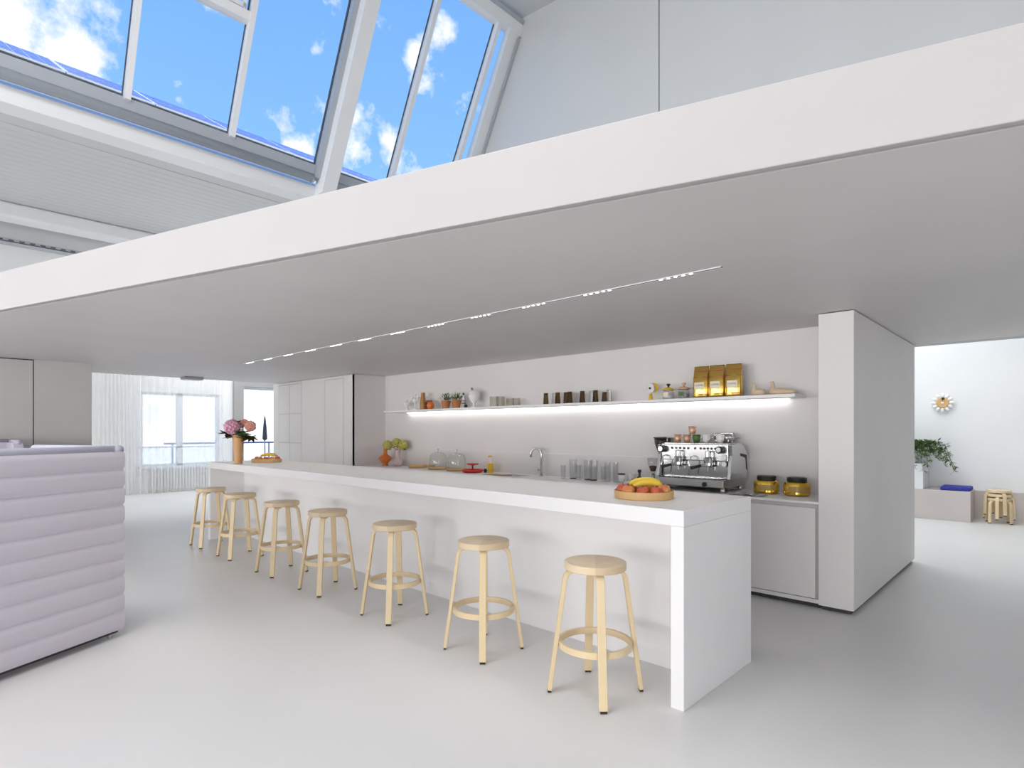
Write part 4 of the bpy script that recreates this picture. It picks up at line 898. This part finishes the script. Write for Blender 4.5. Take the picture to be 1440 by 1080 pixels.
for i, (x, y, z) in enumerate(((-0.24, 0.16, 0), (-0.14, 0.17, 0), (-0.03, 0.16, 0), (0.07, 0.17, 0), (0.22, 0.16, 0), (-0.09, 0.19, 0.088))):
    c_ = thing('cup', cl[i], 'cup', (-2.69 + x, 5.45 + y, ZK + 0.479 + z), -0.6, 'cups on the espresso machine')
    MB().lathe([(0, 0), (0.028, 0), (0.036, 0.03), (0.042, 0.085), (0.038, 0.085), (0.033, 0.03), (0, 0.008)], seg=20).build('body', M[cols[i]], c_, True)
    MB().tube([(0.038, 0, 0.07), (0.065, 0, 0.06), (0.06, 0, 0.03), (0.034, 0, 0.022)], 0.005, 6).build('handle', M[cols[i]], c_, True)
one('machine_jug', 'grey steel jug lying behind the cups on the espresso machine', 'jug', MB().tube([(0, 0, 0.053), (0.18, 0, 0.053)], [0.05, 0.052], 18), 'steel', (-2.57, 5.745, ZK + 0.479), True)
# tea towel
m = MB()
for i in range(13):
    for j in range(7):
        m.v.append((i * 0.025, j * 0.025, 0.008 + 0.007 * math.sin(i * 1.1 + j * 0.6) + 0.004 * math.sin(j * 2.1)))
for i in range(12):
    for j in range(6): m.f.append((i * 7 + j, (i + 1) * 7 + j, (i + 1) * 7 + j + 1, i * 7 + j + 1))
o = m.build('tea_towel', M['cloth'], None, True, loc=(-2.26, 5.33, ZK)); tag(o, 'crumpled grey patterned tea towel in front of the espresso machine', 'towel')
sd = o.modifiers.new('thick', 'SOLIDIFY'); sd.thickness = 0.004; sd.offset = 1
for i, (x, lb, y) in enumerate(((-2.05, 'gold jar with black lid, left of the pair', YC - 0.02), (-1.77, 'gold jar with black lid, right of the pair by the pier', YC - 0.03))):
    t = thing('candle_jar', lb, 'jar', (x, y, ZK), 0.5, 'gold jars with black lids')
    b = MB().lathe([(0, 0), (0.10, 0), (0.115, 0.015), (0.115, 0.10), (0.105, 0.122), (0.085, 0.13), (0, 0.13)], seg=36).build('body', M['goldjar'], t); smooth_by_angle(b, 40)
    b = MB().lathe([(0, 0.131), (0.083, 0.131), (0.085, 0.135), (0.085, 0.165), (0.08, 0.17), (0, 0.17)], seg=36).build('lid', M['black'], t); smooth_by_angle(b, 40)
    m = MB(); vs = []
    for k in range(9):
        a = -PI / 2 - 0.9 + k * 0.225
        vs += [(0.1158 * math.cos(a), 0.1158 * math.sin(a), 0.035), (0.1158 * math.cos(a), 0.1158 * math.sin(a), 0.09)]
    m.add(vs, [(2 * k, 2 * k + 2, 2 * k + 3, 2 * k + 1) for k in range(8)]); m.build('label', M['jarlabel'], t, True)

# ================================================================== ROOM BEHIND
t = thing('bench', 'beige built in bench along the far wall', 'bench', (-1.06, 12.0, 0))
MB().box(-4.9, 0.0, 0.0, 0.645, 0, 0.5).build('bench_block', M['beige'], t, bevel=0.006)
MB().box(0.0, 9.0, 0.56, 0.645, 0.0, 0.48).build('bench_ledge', M['beige'], t)
tag(MB().box(-4.9, -0.64, 0.0, 0.645, 0.0, 0.44).build('planter_block', M['white'], None, bevel=0.006, loc=(-1.06, 12.0, 0.5)), 'pale plinth block standing on the bench under the plant', 'plinth')
tag(MB().box(-0.20, 0.20, -0.23, 0.23, 0, 0.065).build('seat_cushion', M['blue'], None, bevel=0.02, seg=3, loc=(-1.27, 12.27, 0.5)), 'flat deep blue seat cushion on the bench', 'cushion')
random.seed(11)
t = thing('trailing_plant', 'trailing green plant in a pale pot beside the pier', 'plant', (-1.98, 12.3, 0.94))
MB().lathe([(0, 0), (0.13, 0), (0.16, 0.22), (0.15, 0.22), (0.12, 0.02), (0, 0.02)], seg=26).build('pot', M['porcelain'], t, True)
lf = MB(); st = MB()
for k in range(110):
    a = random.uniform(0, 6.28); L_ = random.uniform(0.2, 0.72)
    d = Vector((math.cos(a), math.sin(a) * 0.7, 0)); pts = []
    for q in range(7):
        s_ = q / 6; pts.append(Vector((0, 0, 0.22)) + d * (L_ * s_) + Vector((0, 0, 0.62 * L_ * s_ + 0.22 * s_ - random.uniform(0.55, 1.0) * s_ * s_ * L_ * 1.5)))
    st.tube([tuple(p) for p in pts], 0.003, 4)
    for p in pts[1:]:
        for w in range(5):
            dd = (d * random.uniform(0, 1) + Vector((random.uniform(-1, 1), random.uniform(-1, 1), random.uniform(-0.9, 0.5)))).normalized()
            lf.leaf(p, dd * random.uniform(0.05, 0.11), 0.016, (0.1, 0.2, 1))
def clear_block(p):
    x, y, z = p; y = min(y, 0.335)
    return (x, y, max(z, 0.006)) if x < 0.31 and y > -0.31 else (x, y, z)
st.v = [clear_block(p) for p in st.v]; lf.v = [clear_block(p) for p in lf.v]
st.build('stems', M['leaf'], t, kind='stuff'); lf.build('foliage', M['leaf'], t, kind='stuff')
t = thing('sunburst_clock', 'sunflower shaped wall clock with white petals and wooden face', 'clock', (-1.503, YA, 2.0))
pm = None
for k in range(12):
    a = 2 * PI * k / 12
    if pm is None:
        o = MB().ball((0.122, 0, 0), 0.027, 10, 8).build('petal', M['porcelain'], t, True); pm = o.data
        for v_ in pm.vertices: v_.co.x = 0.122 + (v_.co.x - 0.122) * (1.9 if v_.co.x > 0.122 else 1.3); v_.co.y *= 0.6
    else:
        o = bpy.data.objects.new('petal', pm); COL.objects.link(o); o.parent = t
    o.location = (0, -0.045, 0); o.rotation_euler = (0, -a, 0)
o = MB().lathe([(0, 0), (0.09, 0), (0.095, 0.03), (0.08, 0.045), (0, 0.045)], seg=32).build('face', M['tray'], t); o.rotation_euler = (PI / 2, 0, 0); o.location = (0, -0.02, 0)
o = MB().lathe([(0, 0), (0.022, 0), (0.02, 0.008), (0, 0.01)], seg=18).build('hub', M['porcelain'], t); o.rotation_euler = (PI / 2, 0, 0); o.location = (0, -0.066, 0)
MB().box(-0.004, 0.004, -0.072, -0.068, 0, 0.075).build('hand', M['black'], t); MB().box(-0.012, 0.03, -0.075, -0.068, 0.055, 0.09).build('hand', M['black'], t)
MB().tube([(0, -0.02, 0), (0, 0, 0)], 0.03, 12).build('wall_mount', M['steel'], t)
